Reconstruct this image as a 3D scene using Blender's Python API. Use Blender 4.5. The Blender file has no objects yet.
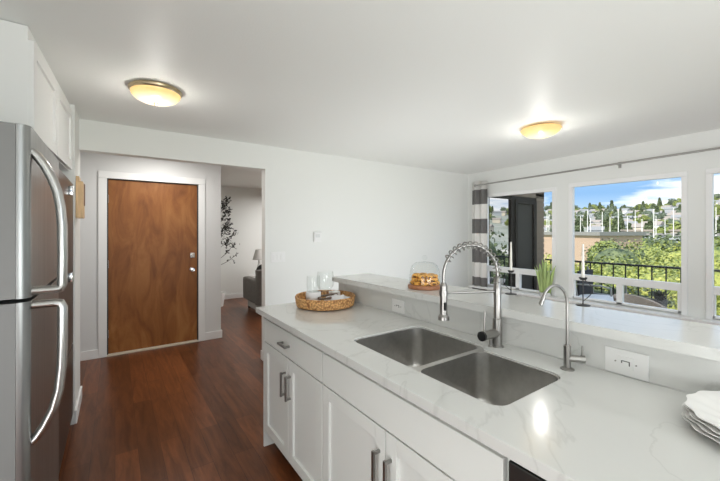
import bpy, bmesh, math, random
import numpy as np
from mathutils import Vector, Matrix
from mathutils.geometry import tessellate_polygon
random.seed(7); rng = np.random.default_rng(11)
PI = math.pi
C = bpy.context.scene.collection

# ------------------------------------------------------------------ camera
TH = math.atan(245/350); S, CO = math.sin(TH), math.cos(TH); H = 1.43; F = 350.0
def ray(x):
    u = (x-360)/F
    return (S+CO*u, CO-S*u)
cd = bpy.data.cameras.new('camera'); cam = bpy.data.objects.new('camera', cd); C.objects.link(cam)
cam.location = (0, 0, H); cam.rotation_euler = (PI/2, 0, -TH)
cd.sensor_width = 36; cd.lens = 36*F/720; cd.shift_y = -(240.5-231)/720; cd.clip_start = 0.02; cd.clip_end = 3000
bpy.context.scene.camera = cam

# ------------------------------------------------------------------ world, sun, added fill lights, exposure
sc = bpy.context.scene
sc.view_settings.view_transform = 'Standard'; sc.view_settings.look = 'None'
sc.view_settings.exposure = 0.63; sc.view_settings.gamma = 1.0; sc.view_settings.use_curve_mapping = False
W = bpy.data.worlds.new('sky'); sc.world = W; W.use_nodes = True
nt = W.node_tree; nt.nodes.clear()
def N(t, **k):
    n = nt.nodes.new(t)
    for a, b in k.items(): setattr(n, a, b)
    return n
L = nt.links.new
geo = N('ShaderNodeTexCoord'); sep = N('ShaderNodeSeparateXYZ'); L(geo.outputs['Generated'], sep.inputs[0])
ramp = N('ShaderNodeValToRGB'); L(sep.outputs['Z'], ramp.inputs[0])
cr = ramp.color_ramp
cr.elements[0].position = 0.0; cr.elements[0].color = (.72, .72, .70, 1)
cr.elements[1].position = 1.0; cr.elements[1].color = (.30, .50, .86, 1)
for p, c in ((.02, (.50, .64, .80, 1)), (.09, (.22, .40, .66, 1)), (.3, (.45, .62, .88, 1))):
    e = cr.elements.new(p); e.color = c
mp = N('ShaderNodeMapping'); mp.inputs['Scale'].default_value = (2.2, 2.2, 13.0); mp.inputs['Location'].default_value = (.35, .1, .22)
L(geo.outputs['Generated'], mp.inputs[0])
ns = N('ShaderNodeTexNoise'); ns.inputs['Scale'].default_value = 1.7; ns.inputs['Detail'].default_value = 7; ns.inputs['Roughness'].default_value = .55
L(mp.outputs[0], ns.inputs[0])
cl = N('ShaderNodeValToRGB'); L(ns.outputs[0], cl.inputs[0])
cl.color_ramp.elements[0].position = .47; cl.color_ramp.elements[0].color = (0, 0, 0, 1)
cl.color_ramp.elements[1].position = .60; cl.color_ramp.elements[1].color = (1, 1, 1, 1)
mx = N('ShaderNodeMix', data_type='RGBA'); L(cl.outputs[0], mx.inputs[0]); L(ramp.outputs[0], mx.inputs[6]); mx.inputs[7].default_value = (.95, .96, .98, 1)
bg = N('ShaderNodeBackground'); L(mx.outputs[2], bg.inputs[0]); bg.inputs[1].default_value = 1.0
wo = N('ShaderNodeOutputWorld'); L(bg.outputs[0], wo.inputs[0])

def light(name, kind, loc, energy, color=(1, 1, 1), rot=(0, 0, 0), **k):
    l = bpy.data.lights.new(name, kind); l.energy = energy; l.color = color
    for a, b in k.items(): setattr(l, a, b)
    o = bpy.data.objects.new(name, l); o.location = loc; o.rotation_euler = rot; C.objects.link(o); return o
sun = light('sun', 'SUN', (0, 0, 30), 3.2, (1, .95, .84), angle=.01)
sun.rotation_euler = Vector((.80, -.05, -.75)).to_track_quat('-Z', 'Y').to_euler()
wl = light('kitchen_side_fill', 'AREA', (-1.1, .1, .72), 20, (1, 1, 1), shape='RECTANGLE', size=1.7, size_y=1.2)  # added fill from the left for the cabinet fronts, no window there
wl.rotation_euler = Vector((1, .25, 0)).to_track_quat('-Z', 'Y').to_euler()
wr = light('rear_fill', 'AREA', (1.4, -3.0, 1.2), 8, (1, 1, 1), shape='RECTANGLE', size=3.0, size_y=1.8)  # unseen soft fill added behind the camera, not a real window
wr.rotation_euler = Vector((0, 1, .12)).to_track_quat('-Z', 'Y').to_euler()
light('kitchen_top_fill', 'AREA', (.3, -.7, 2.33), .5, (1, .98, .95), shape='RECTANGLE', size=1.2, size_y=.7)  # made-up overhead fill behind the camera, no fixture stands for it
light('living_room_fill', 'AREA', (3.6, 6.2, 2.2), 42, (1, .99, .97), shape='RECTANGLE', size=2.0, size_y=1.6)  # added fill brightening the living room, its source is invented
light('kitchen_up_fill', 'AREA', (.9, -1.7, 1.1), 42, (.97, 1, 1), rot=(math.radians(158), 0, math.radians(-25)), shape='RECTANGLE', size=2.0, size_y=1.2)  # upward-facing fill added to brighten the ceiling, not a room lamp
light('dining_up_fill', 'AREA', (2.6, 2.1, .25), 17, (.97, 1, 1), rot=(math.radians(165), 0, 0), shape='RECTANGLE', size=2.0, size_y=1.6)  # added fill near the floor, washing the dining ceiling from below
light('hall_fill', 'AREA', (.45, 4.3, 2.34), 8, (1, .98, .94), shape='DISK', size=.35)  # added fill brightening the entry hall, no such lamp in view

# ------------------------------------------------------------------ materials
def newmat(name):
    m = bpy.data.materials.new(name); m.use_nodes = True
    return m, m.node_tree, m.node_tree.nodes['Principled BSDF']
def mat(name, col, rough=.5, metal=0., var=0., vscale=8., bump=0., bscale=60., spec=.5, emit=None, estr=0., stretch=None):
    m, t, b = newmat(name)
    b.inputs['Base Color'].default_value = (*col, 1); b.inputs['Roughness'].default_value = rough
    b.inputs['Metallic'].default_value = metal; b.inputs['Specular IOR Level'].default_value = spec
    if emit: b.inputs['Emission Color'].default_value = (*emit, 1); b.inputs['Emission Strength'].default_value = estr
    tc = t.nodes.new('ShaderNodeTexCoord'); src = tc.outputs['Object']
    if stretch:
        mm = t.nodes.new('ShaderNodeMapping'); mm.inputs['Scale'].default_value = stretch; t.links.new(src, mm.inputs[0]); src = mm.outputs[0]
    if var:
        n = t.nodes.new('ShaderNodeTexNoise'); n.inputs['Scale'].default_value = vscale; n.inputs['Detail'].default_value = 5; t.links.new(src, n.inputs[0])
        r = t.nodes.new('ShaderNodeValToRGB'); t.links.new(n.outputs[0], r.inputs[0])
        r.color_ramp.elements[0].position = .3; r.color_ramp.elements[1].position = .7
        r.color_ramp.elements[0].color = (*[max(0, c*(1-var)) for c in col], 1); r.color_ramp.elements[1].color = (*[min(1, c*(1+var)) for c in col], 1)
        t.links.new(r.outputs[0], b.inputs['Base Color'])
    if bump:
        n = t.nodes.new('ShaderNodeTexNoise'); n.inputs['Scale'].default_value = bscale; n.inputs['Detail'].default_value = 3; t.links.new(src, n.inputs[0])
        bn = t.nodes.new('ShaderNodeBump'); bn.inputs['Strength'].default_value = bump; bn.inputs['Distance'].default_value = .01
        t.links.new(n.outputs[0], bn.inputs['Height']); t.links.new(bn.outputs[0], b.inputs['Normal'])
    return m
M = {}
M['wall'] = mat('wall_paint', (.80, .81, .785), .55, bump=.05, bscale=150)
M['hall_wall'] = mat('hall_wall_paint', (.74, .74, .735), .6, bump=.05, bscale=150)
M['ceiling'] = mat('ceiling_paint', (.83, .84, .815), .5, bump=.08, bscale=120)
M['trim'] = mat('trim_paint', (.86, .86, .85), .35)
M['cab'] = mat('cabinet_paint', (.80, .815, .79), .38)
M['upcab'] = mat('upper_cabinet_paint', (.85, .85, .84), .35)
M['steel'] = mat('brushed_steel', (.33, .335, .33), .33, 1, var=.12, vscale=30, stretch=(1, 1, .03))
M['liner'] = mat('grey_door_edge', (.20, .20, .195), .45)
M['door_steel'] = mat('satin_door_steel', (.34, .345, .34), .34, 1, var=.12, vscale=30, stretch=(1, 1, .03))
M['steel_dark'] = mat('dark_steel', (.10, .10, .098), .32, .85, var=.1, vscale=20, stretch=(1, 1, .05))
M['handle'] = mat('polished_handle_steel', (.52, .515, .50), .28, 1)
M['sink'] = mat('sink_steel', (.62, .61, .59), .33, 1, var=.06, vscale=40)
M['nickel'] = mat('brushed_nickel', (.36, .35, .335), .3, 1)
M['chrome'] = mat('chrome', (.75, .75, .75), .1, 1)
M['black'] = mat('black_plastic', (.012, .012, .012), .4)
M['pull'] = mat('satin_pull_metal', (.34, .335, .32), .28, 1)
M['plastic'] = mat('white_plastic', (.84, .84, .83), .3)
M['slot'] = mat('dark_slot', (.05, .05, .05), .6)
M['rod'] = mat('rod_metal', (.42, .41, .39), .35, .8)
M['brass'] = mat('aged_brass', (.50, .40, .26), .3, 1)
M['railing'] = mat('railing_black', (.02, .02, .02), .5)
M['dark_frame'] = mat('bronze_frame', (.03, .024, .018), .6, spec=.15)
M['siding'] = mat('brown_siding', (.22, .165, .115), .7, var=.1)
M['deck'] = mat('deck_boards', (.36, .37, .40), .6, var=.15, vscale=3, stretch=(8, 1, 1))
M['sofa'] = mat('grey_upholstery', (.15, .138, .125), .9, var=.12, vscale=40, bump=.3, bscale=300)
M['sofa_base'] = mat('pale_upholstery', (.40, .38, .35), .9)
M['pillow'] = mat('charcoal_cushion', (.03, .03, .03), .9)
M['shade'] = mat('lamp_shade_linen', (.55, .53, .50), .8)
M['wood_light'] = mat('maple_wood', (.72, .50, .28), .45, var=.18, vscale=6, stretch=(8, 8, 1))
M['board'] = mat('acacia_wood', (.40, .17, .08), .4, var=.25, vscale=7, stretch=(1, 6, 6))
M['leaf_dark'] = mat('dark_foliage', (.035, .035, .03), .7)
M['stem'] = mat('twig', (.06, .05, .04), .8)
M['leaf_snake'] = mat('snake_plant_leaf', (.42, .55, .20), .4, var=.4, vscale=18, stretch=(1, 1, .25))
M['ceramic'] = mat('white_ceramic', (.88, .87, .85), .15)
M['candle'] = mat('ivory_wax', (.86, .83, .76), .5)
M['wire'] = mat('black_iron', (.02, .02, .02), .45)
M['sling'] = mat('dark_sling', (.05, .05, .052), .8)
M['patio_metal'] = mat('patio_grey_metal', (.42, .41, .38), .4, .5)
M['rattan'] = mat('tan_rattan', (.45, .36, .28), .8, var=.3, vscale=60)
M['pot_grey'] = mat('grey_pot', (.14, .14, .135), .8)
M['quilt'] = mat('white_cloth', (.80, .80, .82), .9)
M['bead'] = mat('wood_bead', (.22, .17, .13), .5)
M['mast'] = mat('mast_white', (.85, .83, .78), .5)
M['peach'] = mat('peach_stucco', (.50, .355, .27), .8)
M['flatroof'] = mat('flat_roof_grey', (.26, .25, .24), .8)
M['h_white'] = mat('white_house_wall', (.80, .80, .78), .8)
M['h_beige'] = mat('beige_house_wall', (.62, .55, .45), .8)
M['h_grey'] = mat('grey_house_wall', (.42, .44, .46), .8)
M['roof'] = mat('house_roof', (.30, .30, .30), .8)
M['roof_brown'] = mat('brown_roof', (.36, .31, .27), .8)
M['win_dark'] = mat('dark_window', (.05, .06, .07), .2)
M['bark'] = mat('bark', (.10, .07, .05), .9)
M['toe'] = mat('toe_kick', (.10, .09, .08), .7)
M['bowl'] = mat('white_bowl', (.78, .77, .74), .4)
def foliage_mat(name, a, b, sc_=1.5):
    m, t, bs = newmat(name); tc = t.nodes.new('ShaderNodeTexCoord'); n = t.nodes.new('ShaderNodeTexNoise'); n.inputs['Scale'].default_value = sc_; n.inputs['Detail'].default_value = 8
    t.links.new(tc.outputs['Object'], n.inputs[0]); r = t.nodes.new('ShaderNodeValToRGB'); t.links.new(n.outputs[0], r.inputs[0])
    r.color_ramp.elements[0].position = .35; r.color_ramp.elements[0].color = (*a, 1); r.color_ramp.elements[1].position = .65; r.color_ramp.elements[1].color = (*b, 1)
    t.links.new(r.outputs[0], bs.inputs['Base Color']); bs.inputs['Roughness'].default_value = .7
    return m
M['f_bright'] = foliage_mat('bright_leaves', (.20, .25, .04), (.48, .48, .13), 5)
M['f_mid'] = foliage_mat('green_leaves', (.11, .16, .04), (.36, .39, .11), 3)
M['f_dark'] = foliage_mat('deep_green_leaves', (.05, .08, .04), (.20, .24, .11), 2)
M['f_hill'] = foliage_mat('hazed_hill_leaves', (.12, .16, .11), (.24, .28, .19), .3)  # distance haze put into the colour: greyed and lightened
M['ground'] = foliage_mat('hazed_hill_ground', (.24, .27, .20), (.46, .45, .38), .03)  # ground colour lightened so the hill looks hazy with distance
M['grass'] = foliage_mat('grass_ground', (.15, .22, .07), (.30, .36, .14), .5)

def glassmat(name, tint=(1, 1, 1), refl=.08, rough=.0, fres=True):
    m = bpy.data.materials.new(name); m.use_nodes = True; t = m.node_tree; t.nodes.clear()
    o = t.nodes.new('ShaderNodeOutputMaterial'); mixs = t.nodes.new('ShaderNodeMixShader'); tr = t.nodes.new('ShaderNodeBsdfTransparent'); gl = t.nodes.new('ShaderNodeBsdfGlossy')
    tr.inputs[0].default_value = (*tint, 1); gl.inputs['Roughness'].default_value = rough
    if fres:
        fr = t.nodes.new('ShaderNodeLayerWeight'); fr.inputs[0].default_value = .5; pw_ = t.nodes.new('ShaderNodeMath'); pw_.operation = 'POWER'; pw_.inputs[1].default_value = 4; t.links.new(fr.outputs['Facing'], pw_.inputs[0])
        ml_ = t.nodes.new('ShaderNodeMath'); ml_.operation = 'MULTIPLY_ADD'; ml_.inputs[1].default_value = refl*4; ml_.inputs[2].default_value = refl*.3; t.links.new(pw_.outputs[0], ml_.inputs[0]); t.links.new(ml_.outputs[0], mixs.inputs[0])
    else: mixs.inputs[0].default_value = refl
    t.links.new(tr.outputs[0], mixs.inputs[1]); t.links.new(gl.outputs[0], mixs.inputs[2]); t.links.new(mixs.outputs[0], o.inputs[0])
    return m
M['glass'] = glassmat('window_glass', (.98, .985, .98), .03)
M['mirror_glass'] = glassmat('reflective_tinted_glass', (.2, .22, .2), .78, fres=False)
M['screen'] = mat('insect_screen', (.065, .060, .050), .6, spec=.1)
M['clear'] = glassmat('clear_glass', (.985, .992, .988), .09)
M['frost'] = mat('frosted_glass', (.80, .80, .80), .25)
M['dome'] = mat('alabaster_glass', (.86, .70, .42), .3, emit=(1, .70, .33), estr=.75)
# alabaster: brighter where the bulb sits behind the middle
def dome_mat(name, strength, hot):
    m, t, b = newmat(name); b.inputs['Base Color'].default_value = (.45, .32, .16, 1); b.inputs['Roughness'].default_value = .25
    tc = t.nodes.new('ShaderNodeTexCoord'); n = t.nodes.new('ShaderNodeTexNoise'); n.inputs['Scale'].default_value = 9; n.inputs['Detail'].default_value = 4; t.links.new(tc.outputs['Object'], n.inputs[0])
    ln = t.nodes.new('ShaderNodeVectorMath'); ln.operation = 'LENGTH'
    sx = t.nodes.new('ShaderNodeVectorMath'); sx.operation = 'MULTIPLY'; sx.inputs[1].default_value = (1, 1, 0); t.links.new(tc.outputs['Object'], sx.inputs[0]); t.links.new(sx.outputs[0], ln.inputs[0])
    r = t.nodes.new('ShaderNodeValToRGB'); t.links.new(ln.outputs['Value'], r.inputs[0])
    r.color_ramp.elements[0].position = .06; r.color_ramp.elements[0].color = (*hot, 1); r.color_ramp.elements[1].position = .14; r.color_ramp.elements[1].color = (.80, .50, .18, 1)
    ad = t.nodes.new('ShaderNodeMix'); ad.data_type = 'RGBA'; ad.blend_type = 'MULTIPLY'; ad.inputs[0].default_value = .5
    t.links.new(r.outputs[0], ad.inputs[6]); t.links.new(n.outputs[0], ad.inputs[7])
    t.links.new(ad.outputs[2], b.inputs['Emission Color']); b.inputs['Emission Strength'].default_value = strength
    return m
M['dome_lit'] = dome_mat('lit_alabaster_dome', 1.05, (1.0, .93, .80))
M['dome_amber'] = dome_mat('amber_alabaster_dome', .85, (.98, .72, .38))

def quartz(name):
    m, t, b = newmat(name); tc = t.nodes.new('ShaderNodeTexCoord')
    n1 = t.nodes.new('ShaderNodeTexNoise'); n1.inputs['Scale'].default_value = 1.6; n1.inputs['Detail'].default_value = 8; n1.inputs['Distortion'].default_value = 1.3; t.links.new(tc.outputs['Object'], n1.inputs[0])
    r = t.nodes.new('ShaderNodeValToRGB'); t.links.new(n1.outputs[0], r.inputs[0]); e = r.color_ramp.elements
    e[0].position = .485; e[0].color = (.70, .705, .685, 1); e[1].position = .51; e[1].color = (.70, .705, .685, 1)
    k = e.new(.5); k.color = (.63, .635, .615, 1)
    t.links.new(r.outputs[0], b.inputs['Base Color']); b.inputs['Roughness'].default_value = .14; b.inputs['Specular IOR Level'].default_value = .7
    return m
M['quartz'] = quartz('white_quartz')

def floor_mat():
    m, t, b = newmat('mahogany_planks'); tc = t.nodes.new('ShaderNodeTexCoord'); mp = t.nodes.new('ShaderNodeMapping'); mp.inputs['Rotation'].default_value = (0, 0, PI/2)
    t.links.new(tc.outputs['Object'], mp.inputs[0])
    br = t.nodes.new('ShaderNodeTexBrick'); br.inputs['Scale'].default_value = 1; br.inputs['Brick Width'].default_value = 1.15; br.inputs['Row Height'].default_value = .125; br.inputs['Mortar Size'].default_value = .0012; br.offset = .37
    br.inputs['Color1'].default_value = (.19, .064, .022, 1); br.inputs['Color2'].default_value = (.105, .036, .013, 1); br.inputs['Mortar'].default_value = (.05, .018, .01, 1); br.inputs['Bias'].default_value = -.1
    t.links.new(mp.outputs[0], br.inputs[0])
    m2 = t.nodes.new('ShaderNodeMapping'); m2.inputs['Scale'].default_value = (14, 1.6, 1); t.links.new(tc.outputs['Object'], m2.inputs[0])
    n = t.nodes.new('ShaderNodeTexNoise'); n.inputs['Scale'].default_value = 1.6; n.inputs['Detail'].default_value = 9; n.inputs['Roughness'].default_value = .65; n.inputs['Distortion'].default_value = .8; t.links.new(m2.outputs[0], n.inputs[0])
    r = t.nodes.new('ShaderNodeValToRGB'); t.links.new(n.outputs[0], r.inputs[0]); r.color_ramp.elements[0].position = .3; r.color_ramp.elements[0].color = (.55, .5, .48, 1); r.color_ramp.elements[1].position = .7; r.color_ramp.elements[1].color = (1.35, 1.3, 1.25, 1)
    mx = t.nodes.new('ShaderNodeMix'); mx.data_type = 'RGBA'; mx.blend_type = 'MULTIPLY'; mx.inputs[0].default_value = 1
    t.links.new(br.outputs[0], mx.inputs[6]); t.links.new(r.outputs[0], mx.inputs[7]); t.links.new(mx.outputs[2], b.inputs['Base Color'])
    b.inputs['Roughness'].default_value = .3; b.inputs['Specular IOR Level'].default_value = .35
    bn = t.nodes.new('ShaderNodeBump'); bn.inputs['Strength'].default_value = .15; bn.inputs['Distance'].default_value = .004; t.links.new(n.outputs[0], bn.inputs['Height']); t.links.new(bn.outputs[0], b.inputs['Normal'])
    return m
M['floor'] = floor_mat()

def door_mat():
    m, t, b = newmat('stained_slab_wood'); tc = t.nodes.new('ShaderNodeTexCoord'); m2 = t.nodes.new('ShaderNodeMapping'); m2.inputs['Scale'].default_value = (3, 3, .8); t.links.new(tc.outputs['Object'], m2.inputs[0])
    n = t.nodes.new('ShaderNodeTexNoise'); n.inputs['Scale'].default_value = 2.2; n.inputs['Detail'].default_value = 9; n.inputs['Roughness'].default_value = .6; n.inputs['Distortion'].default_value = .8; t.links.new(m2.outputs[0], n.inputs[0])
    r = t.nodes.new('ShaderNodeValToRGB'); t.links.new(n.outputs[0], r.inputs[0]); e = r.color_ramp.elements
    e[0].position = .32; e[0].color = (.18, .060, .015, 1); e[1].position = .68; e[1].color = (.36, .15, .045, 1); k = e.new(.5); k.color = (.27, .10, .026, 1)
    t.links.new(r.outputs[0], b.inputs['Base Color']); b.inputs['Roughness'].default_value = .42; b.inputs['Specular IOR Level'].default_value = .3
    return m
M['door'] = door_mat()

def curtain_mat():
    m, t, b = newmat('striped_curtain'); tc = t.nodes.new('ShaderNodeTexCoord'); sp = t.nodes.new('ShaderNodeSeparateXYZ'); t.links.new(tc.outputs['Object'], sp.inputs[0])
    a = t.nodes.new('ShaderNodeMath'); a.operation = 'SUBTRACT'; a.inputs[0].default_value = 2.085; t.links.new(sp.outputs[2], a.inputs[1])
    d = t.nodes.new('ShaderNodeMath'); d.operation = 'DIVIDE'; d.inputs[1].default_value = .462; t.links.new(a.outputs[0], d.inputs[0])
    f_ = t.nodes.new('ShaderNodeMath'); f_.operation = 'FRACT'; t.links.new(d.outputs[0], f_.inputs[0])
    g = t.nodes.new('ShaderNodeMath'); g.operation = 'LESS_THAN'; g.inputs[1].default_value = .5; t.links.new(f_.outputs[0], g.inputs[0])
    mx = t.nodes.new('ShaderNodeMix'); mx.data_type = 'RGBA'; t.links.new(g.outputs[0], mx.inputs[0]); mx.inputs[6].default_value = (.78, .77, .74, 1); mx.inputs[7].default_value = (.17, .165, .16, 1)
    t.links.new(mx.outputs[2], b.inputs['Base Color']); b.inputs['Roughness'].default_value = .85
    return m
M['curtain'] = curtain_mat()

def wicker_mat():
    m, t, b = newmat('woven_rattan'); tc = t.nodes.new('ShaderNodeTexCoord')
    w = t.nodes.new('ShaderNodeTexVoronoi'); w.inputs['Scale'].default_value = 75; t.links.new(tc.outputs['Object'], w.inputs[0])
    r = t.nodes.new('ShaderNodeValToRGB'); t.links.new(w.outputs['Distance'], r.inputs[0]); e = r.color_ramp.elements
    e[0].position = .2; e[0].color = (.82, .48, .19, 1); e[1].position = .85; e[1].color = (.28, .11, .035, 1)
    t.links.new(r.outputs[0], b.inputs['Base Color']); b.inputs['Roughness'].default_value = .6
    bn = t.nodes.new('ShaderNodeBump'); bn.invert = True; bn.inputs['Strength'].default_value = .8; bn.inputs['Distance'].default_value = .004; t.links.new(w.outputs['Distance'], bn.inputs['Height']); t.links.new(bn.outputs[0], b.inputs['Normal'])
    return m
M['wicker'] = wicker_mat()
def cookie_mat():
    m, t, b = newmat('golden_pastry'); tc = t.nodes.new('ShaderNodeTexCoord'); w = t.nodes.new('ShaderNodeTexVoronoi'); w.inputs['Scale'].default_value = 50; t.links.new(tc.outputs['Object'], w.inputs[0])
    r = t.nodes.new('ShaderNodeValToRGB'); t.links.new(w.outputs['Distance'], r.inputs[0]); e = r.color_ramp.elements
    e[0].position = .31; e[0].color = (.22, .08, .01, 1); e[1].position = .38; e[1].color = (.90, .46, .09, 1)
    t.links.new(r.outputs[0], b.inputs['Base Color']); b.inputs['Roughness'].default_value = .6
    return m
M['cookie'] = cookie_mat()

# ------------------------------------------------------------------ helpers
class MB:
    def __init__(s): s.bm = bmesh.new(); s.smooth = False
    def box(s, x0, x1, y0, y1, z0, z1, bev=0, seg=2):
        b = bmesh.new(); bmesh.ops.create_cube(b, size=1)
        bmesh.ops.scale(b, vec=(abs(x1-x0), abs(y1-y0), abs(z1-z0)), verts=b.verts)
        bmesh.ops.translate(b, vec=((x0+x1)/2, (y0+y1)/2, (z0+z1)/2), verts=b.verts)
        if bev: bmesh.ops.bevel(b, geom=b.edges[:], offset=bev, segments=seg, affect='EDGES', profile=.6)
        return s._add(b)
    def _add(s, b, mtx=None):
        if mtx is not None: bmesh.ops.transform(b, matrix=mtx, verts=b.verts)
        me = bpy.data.meshes.new('t'); b.to_mesh(me); b.free(); s.bm.from_mesh(me); bpy.data.meshes.remove(me); return s
    def xf(s, mtx): bmesh.ops.transform(s.bm, matrix=mtx, verts=s.bm.verts); return s
    def cyl(s, p0, p1, r, r2=None, n=20, caps=True):
        p0, p1 = Vector(p0), Vector(p1); d = p1-p0; b = bmesh.new()
        bmesh.ops.create_cone(b, cap_ends=caps, segments=n, radius1=r, radius2=r if r2 is None else r2, depth=d.length)
        return s._add(b, Matrix.Translation((p0+p1)/2) @ d.to_track_quat('Z', 'Y').to_matrix().to_4x4())
    def ball(s, c, r, sz=(1, 1, 1), u=16, v=10):
        b = bmesh.new(); bmesh.ops.create_uvsphere(b, u_segments=u, v_segments=v, radius=r)
        return s._add(b, Matrix.Translation(c) @ Matrix.Diagonal((*sz, 1)))
    def lathe(s, prof, c=(0, 0, 0), n=32, wave=0, waves=0):
        b = bmesh.new(); rings = []
        for r, z in prof:
            ring = []
            for i in range(n):
                a = 2*PI*i/n; rr = r*(1+wave*math.cos(waves*a))
                ring.append(b.verts.new((c[0]+rr*math.cos(a), c[1]+rr*math.sin(a), c[2]+z)))
            rings.append(ring)
        for j in range(len(rings)-1):
            for i in range(n): b.faces.new((rings[j][i], rings[j][(i+1) % n], rings[j+1][(i+1) % n], rings[j+1][i]))
        for ring, rp in ((rings[0], prof[0]), (rings[-1], prof[-1])):
            if rp[0] > 1e-5: b.faces.new(ring)
        bmesh.ops.remove_doubles(b, verts=b.verts, dist=1e-6)
        bmesh.ops.recalc_face_normals(b, faces=b.faces)
        return s._add(b)
    def tube(s, pts, r, n=10, closed=False, rx=None):
        pts = [Vector(p) for p in pts]; b = bmesh.new(); rings = []; m = len(pts); prev = None
        for i, p in enumerate(pts):
            t = (pts[(i+1) % m]-pts[i-1]) if closed else (pts[min(i+1, m-1)]-pts[max(i-1, 0)])
            t.normalize()
            if prev is None:
                a = Vector((0, 0, 1)) if abs(t.z) < .9 else Vector((0, 1, 0)); prev = t.cross(a).normalized()
            u = (prev-t*prev.dot(t)).normalized(); prev = u; v = t.cross(u)
            rr = r[i] if isinstance(r, (list, tuple)) else r; r2 = rr if rx is None else rx
            rings.append([b.verts.new(p+u*(rr*math.cos(2*PI*k/n))+v*(r2*math.sin(2*PI*k/n))) for k in range(n)])
        for j in range(m if closed else m-1):
            A, B = rings[j], rings[(j+1) % m]
            for k in range(n): b.faces.new((A[k], A[(k+1) % n], B[(k+1) % n], B[k]))
        if not closed: b.faces.new(rings[0][::-1]); b.faces.new(rings[-1])
        bmesh.ops.recalc_face_normals(b, faces=b.faces)
        return s._add(b)
    def plate(s, outer, holes, z0, z1):
        loops = [outer]+list(holes); flat = [p for l in loops for p in l]
        tris = tessellate_polygon([[Vector((p[0], p[1], 0)) for p in l] for l in loops])
        b = bmesh.new(); top = [b.verts.new((p[0], p[1], z1)) for p in flat]; bot = [b.verts.new((p[0], p[1], z0)) for p in flat]
        for t in tris:
            try: b.faces.new([top[i] for i in t]); b.faces.new([bot[i] for i in t][::-1])
            except ValueError: pass
        k = 0
        for l in loops:
            m = len(l)
            for i in range(m):
                a, c = k+i, k+(i+1) % m
                try: b.faces.new((top[a], top[c], bot[c], bot[a]))
                except ValueError: pass
            k += m
        bmesh.ops.recalc_face_normals(b, faces=b.faces)
        return s._add(b)
    def quad(s, *p):
        s.bm.faces.new([s.bm.verts.new(q) for q in p]); return s
    def raw(s, verts, faces):
        me = bpy.data.meshes.new('t'); me.from_pydata([tuple(map(float, v)) for v in verts], [], faces); s.bm.from_mesh(me); bpy.data.meshes.remove(me); return s
    def build(s, name, material, parent=None, smooth=False, angle=40, local=False, kind=None):
        me = bpy.data.meshes.new(name)
        if smooth:
            for f in s.bm.faces: f.smooth = True
        if smooth and angle:
            for e in s.bm.edges:
                if len(e.link_faces) == 2 and e.calc_face_angle(0) > math.radians(angle): e.smooth = False
        o = bpy.data.objects.new(name, me); C.objects.link(o)
        off = Vector((0, 0, 0))
        if parent is not None: o.parent = parent
        q = parent
        while q is not None: off += q.location; q = q.parent
        if not local: bmesh.ops.translate(s.bm, vec=-off, verts=s.bm.verts)
        s.bm.to_mesh(me); s.bm.free(); me.materials.append(material if not isinstance(material, str) else M[material])
        if kind: o['kind'] = kind
        return o
def thing(name, label, cat, loc=(0, 0, 0), rz=0, group=None):
    o = bpy.data.objects.new(name, None); C.objects.link(o); o.location = loc; o.rotation_euler = (0, 0, rz); o.empty_display_size = .05
    o['label'] = label; o['category'] = cat
    if group: o['group'] = group
    return o
def tag(o, label, cat, group=None):
    o['label'] = label; o['category'] = cat
    if group: o['group'] = group
    return o
def struct(mb, name, material, parent=None, **k):
    o = mb.build(name, material, parent, **k)
    if parent is None: o['kind'] = 'structure'
    return o
def copy_thing(root, loc, rz=None, label=None):
    r = root.copy(); C.objects.link(r); r.location = loc
    if rz is not None: r.rotation_euler = (0, 0, rz)
    if label: r['label'] = label
    for ch in list(root.children):
        c = ch.copy(); C.objects.link(c); c.parent = r
        for g in ch.children:
            d = g.copy(); C.objects.link(d); d.parent = c
    return r
def rrect(x0, x1, y0, y1, r, n=6):
    p = []
    for cx, cy, a0 in ((x1-r, y1-r, 0), (x0+r, y1-r, 90), (x0+r, y0+r, 180), (x1-r, y0+r, 270)):
        for i in range(n+1):
            a = math.radians(a0+90*i/n); p.append((cx+r*math.cos(a), cy+r*math.sin(a)))
    return p

# ------------------------------------------------------------------ room shell
CZ = 2.365
WALL_Y, WIN_X, LEFT_X = 3.73, 4.80, -.245
def cz(x, y): return CZ + .0145*max(0, x)/4.8*max(0, 3.73-y)*1.35
struct(MB().box(-1.2, 6.2, -3.2, 8.2, -.12, 0), 'floor', 'floor')
m = MB(); gx = [-1.2, 0, 1, 2, 3, 4, 4.95]; gy = [-3.2, -1, 0, 1, 2, 3, 3.83]
vs = [(x, y, cz(x, y)) for x in gx for y in gy]+[(x, y, 2.75) for x in gx for y in gy]; fs = []; nx, ny = len(gx), len(gy)
for i in range(nx-1):
    for j in range(ny-1):
        a = i*ny+j; fs += [(a, a+1, a+ny+1, a+ny), (a+nx*ny, a+nx*ny+ny, a+nx*ny+ny+1, a+nx*ny+1)]
struct(m.raw(vs, fs).box(-1.2, 4.95, -3.2, 3.83, 2.62, 2.75), 'ceiling', 'ceiling', smooth=True)
struct(MB().box(-1.2, 6.2, 3.83, 8.2, CZ, CZ+.1), 'ceiling_hall', 'ceiling')
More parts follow.
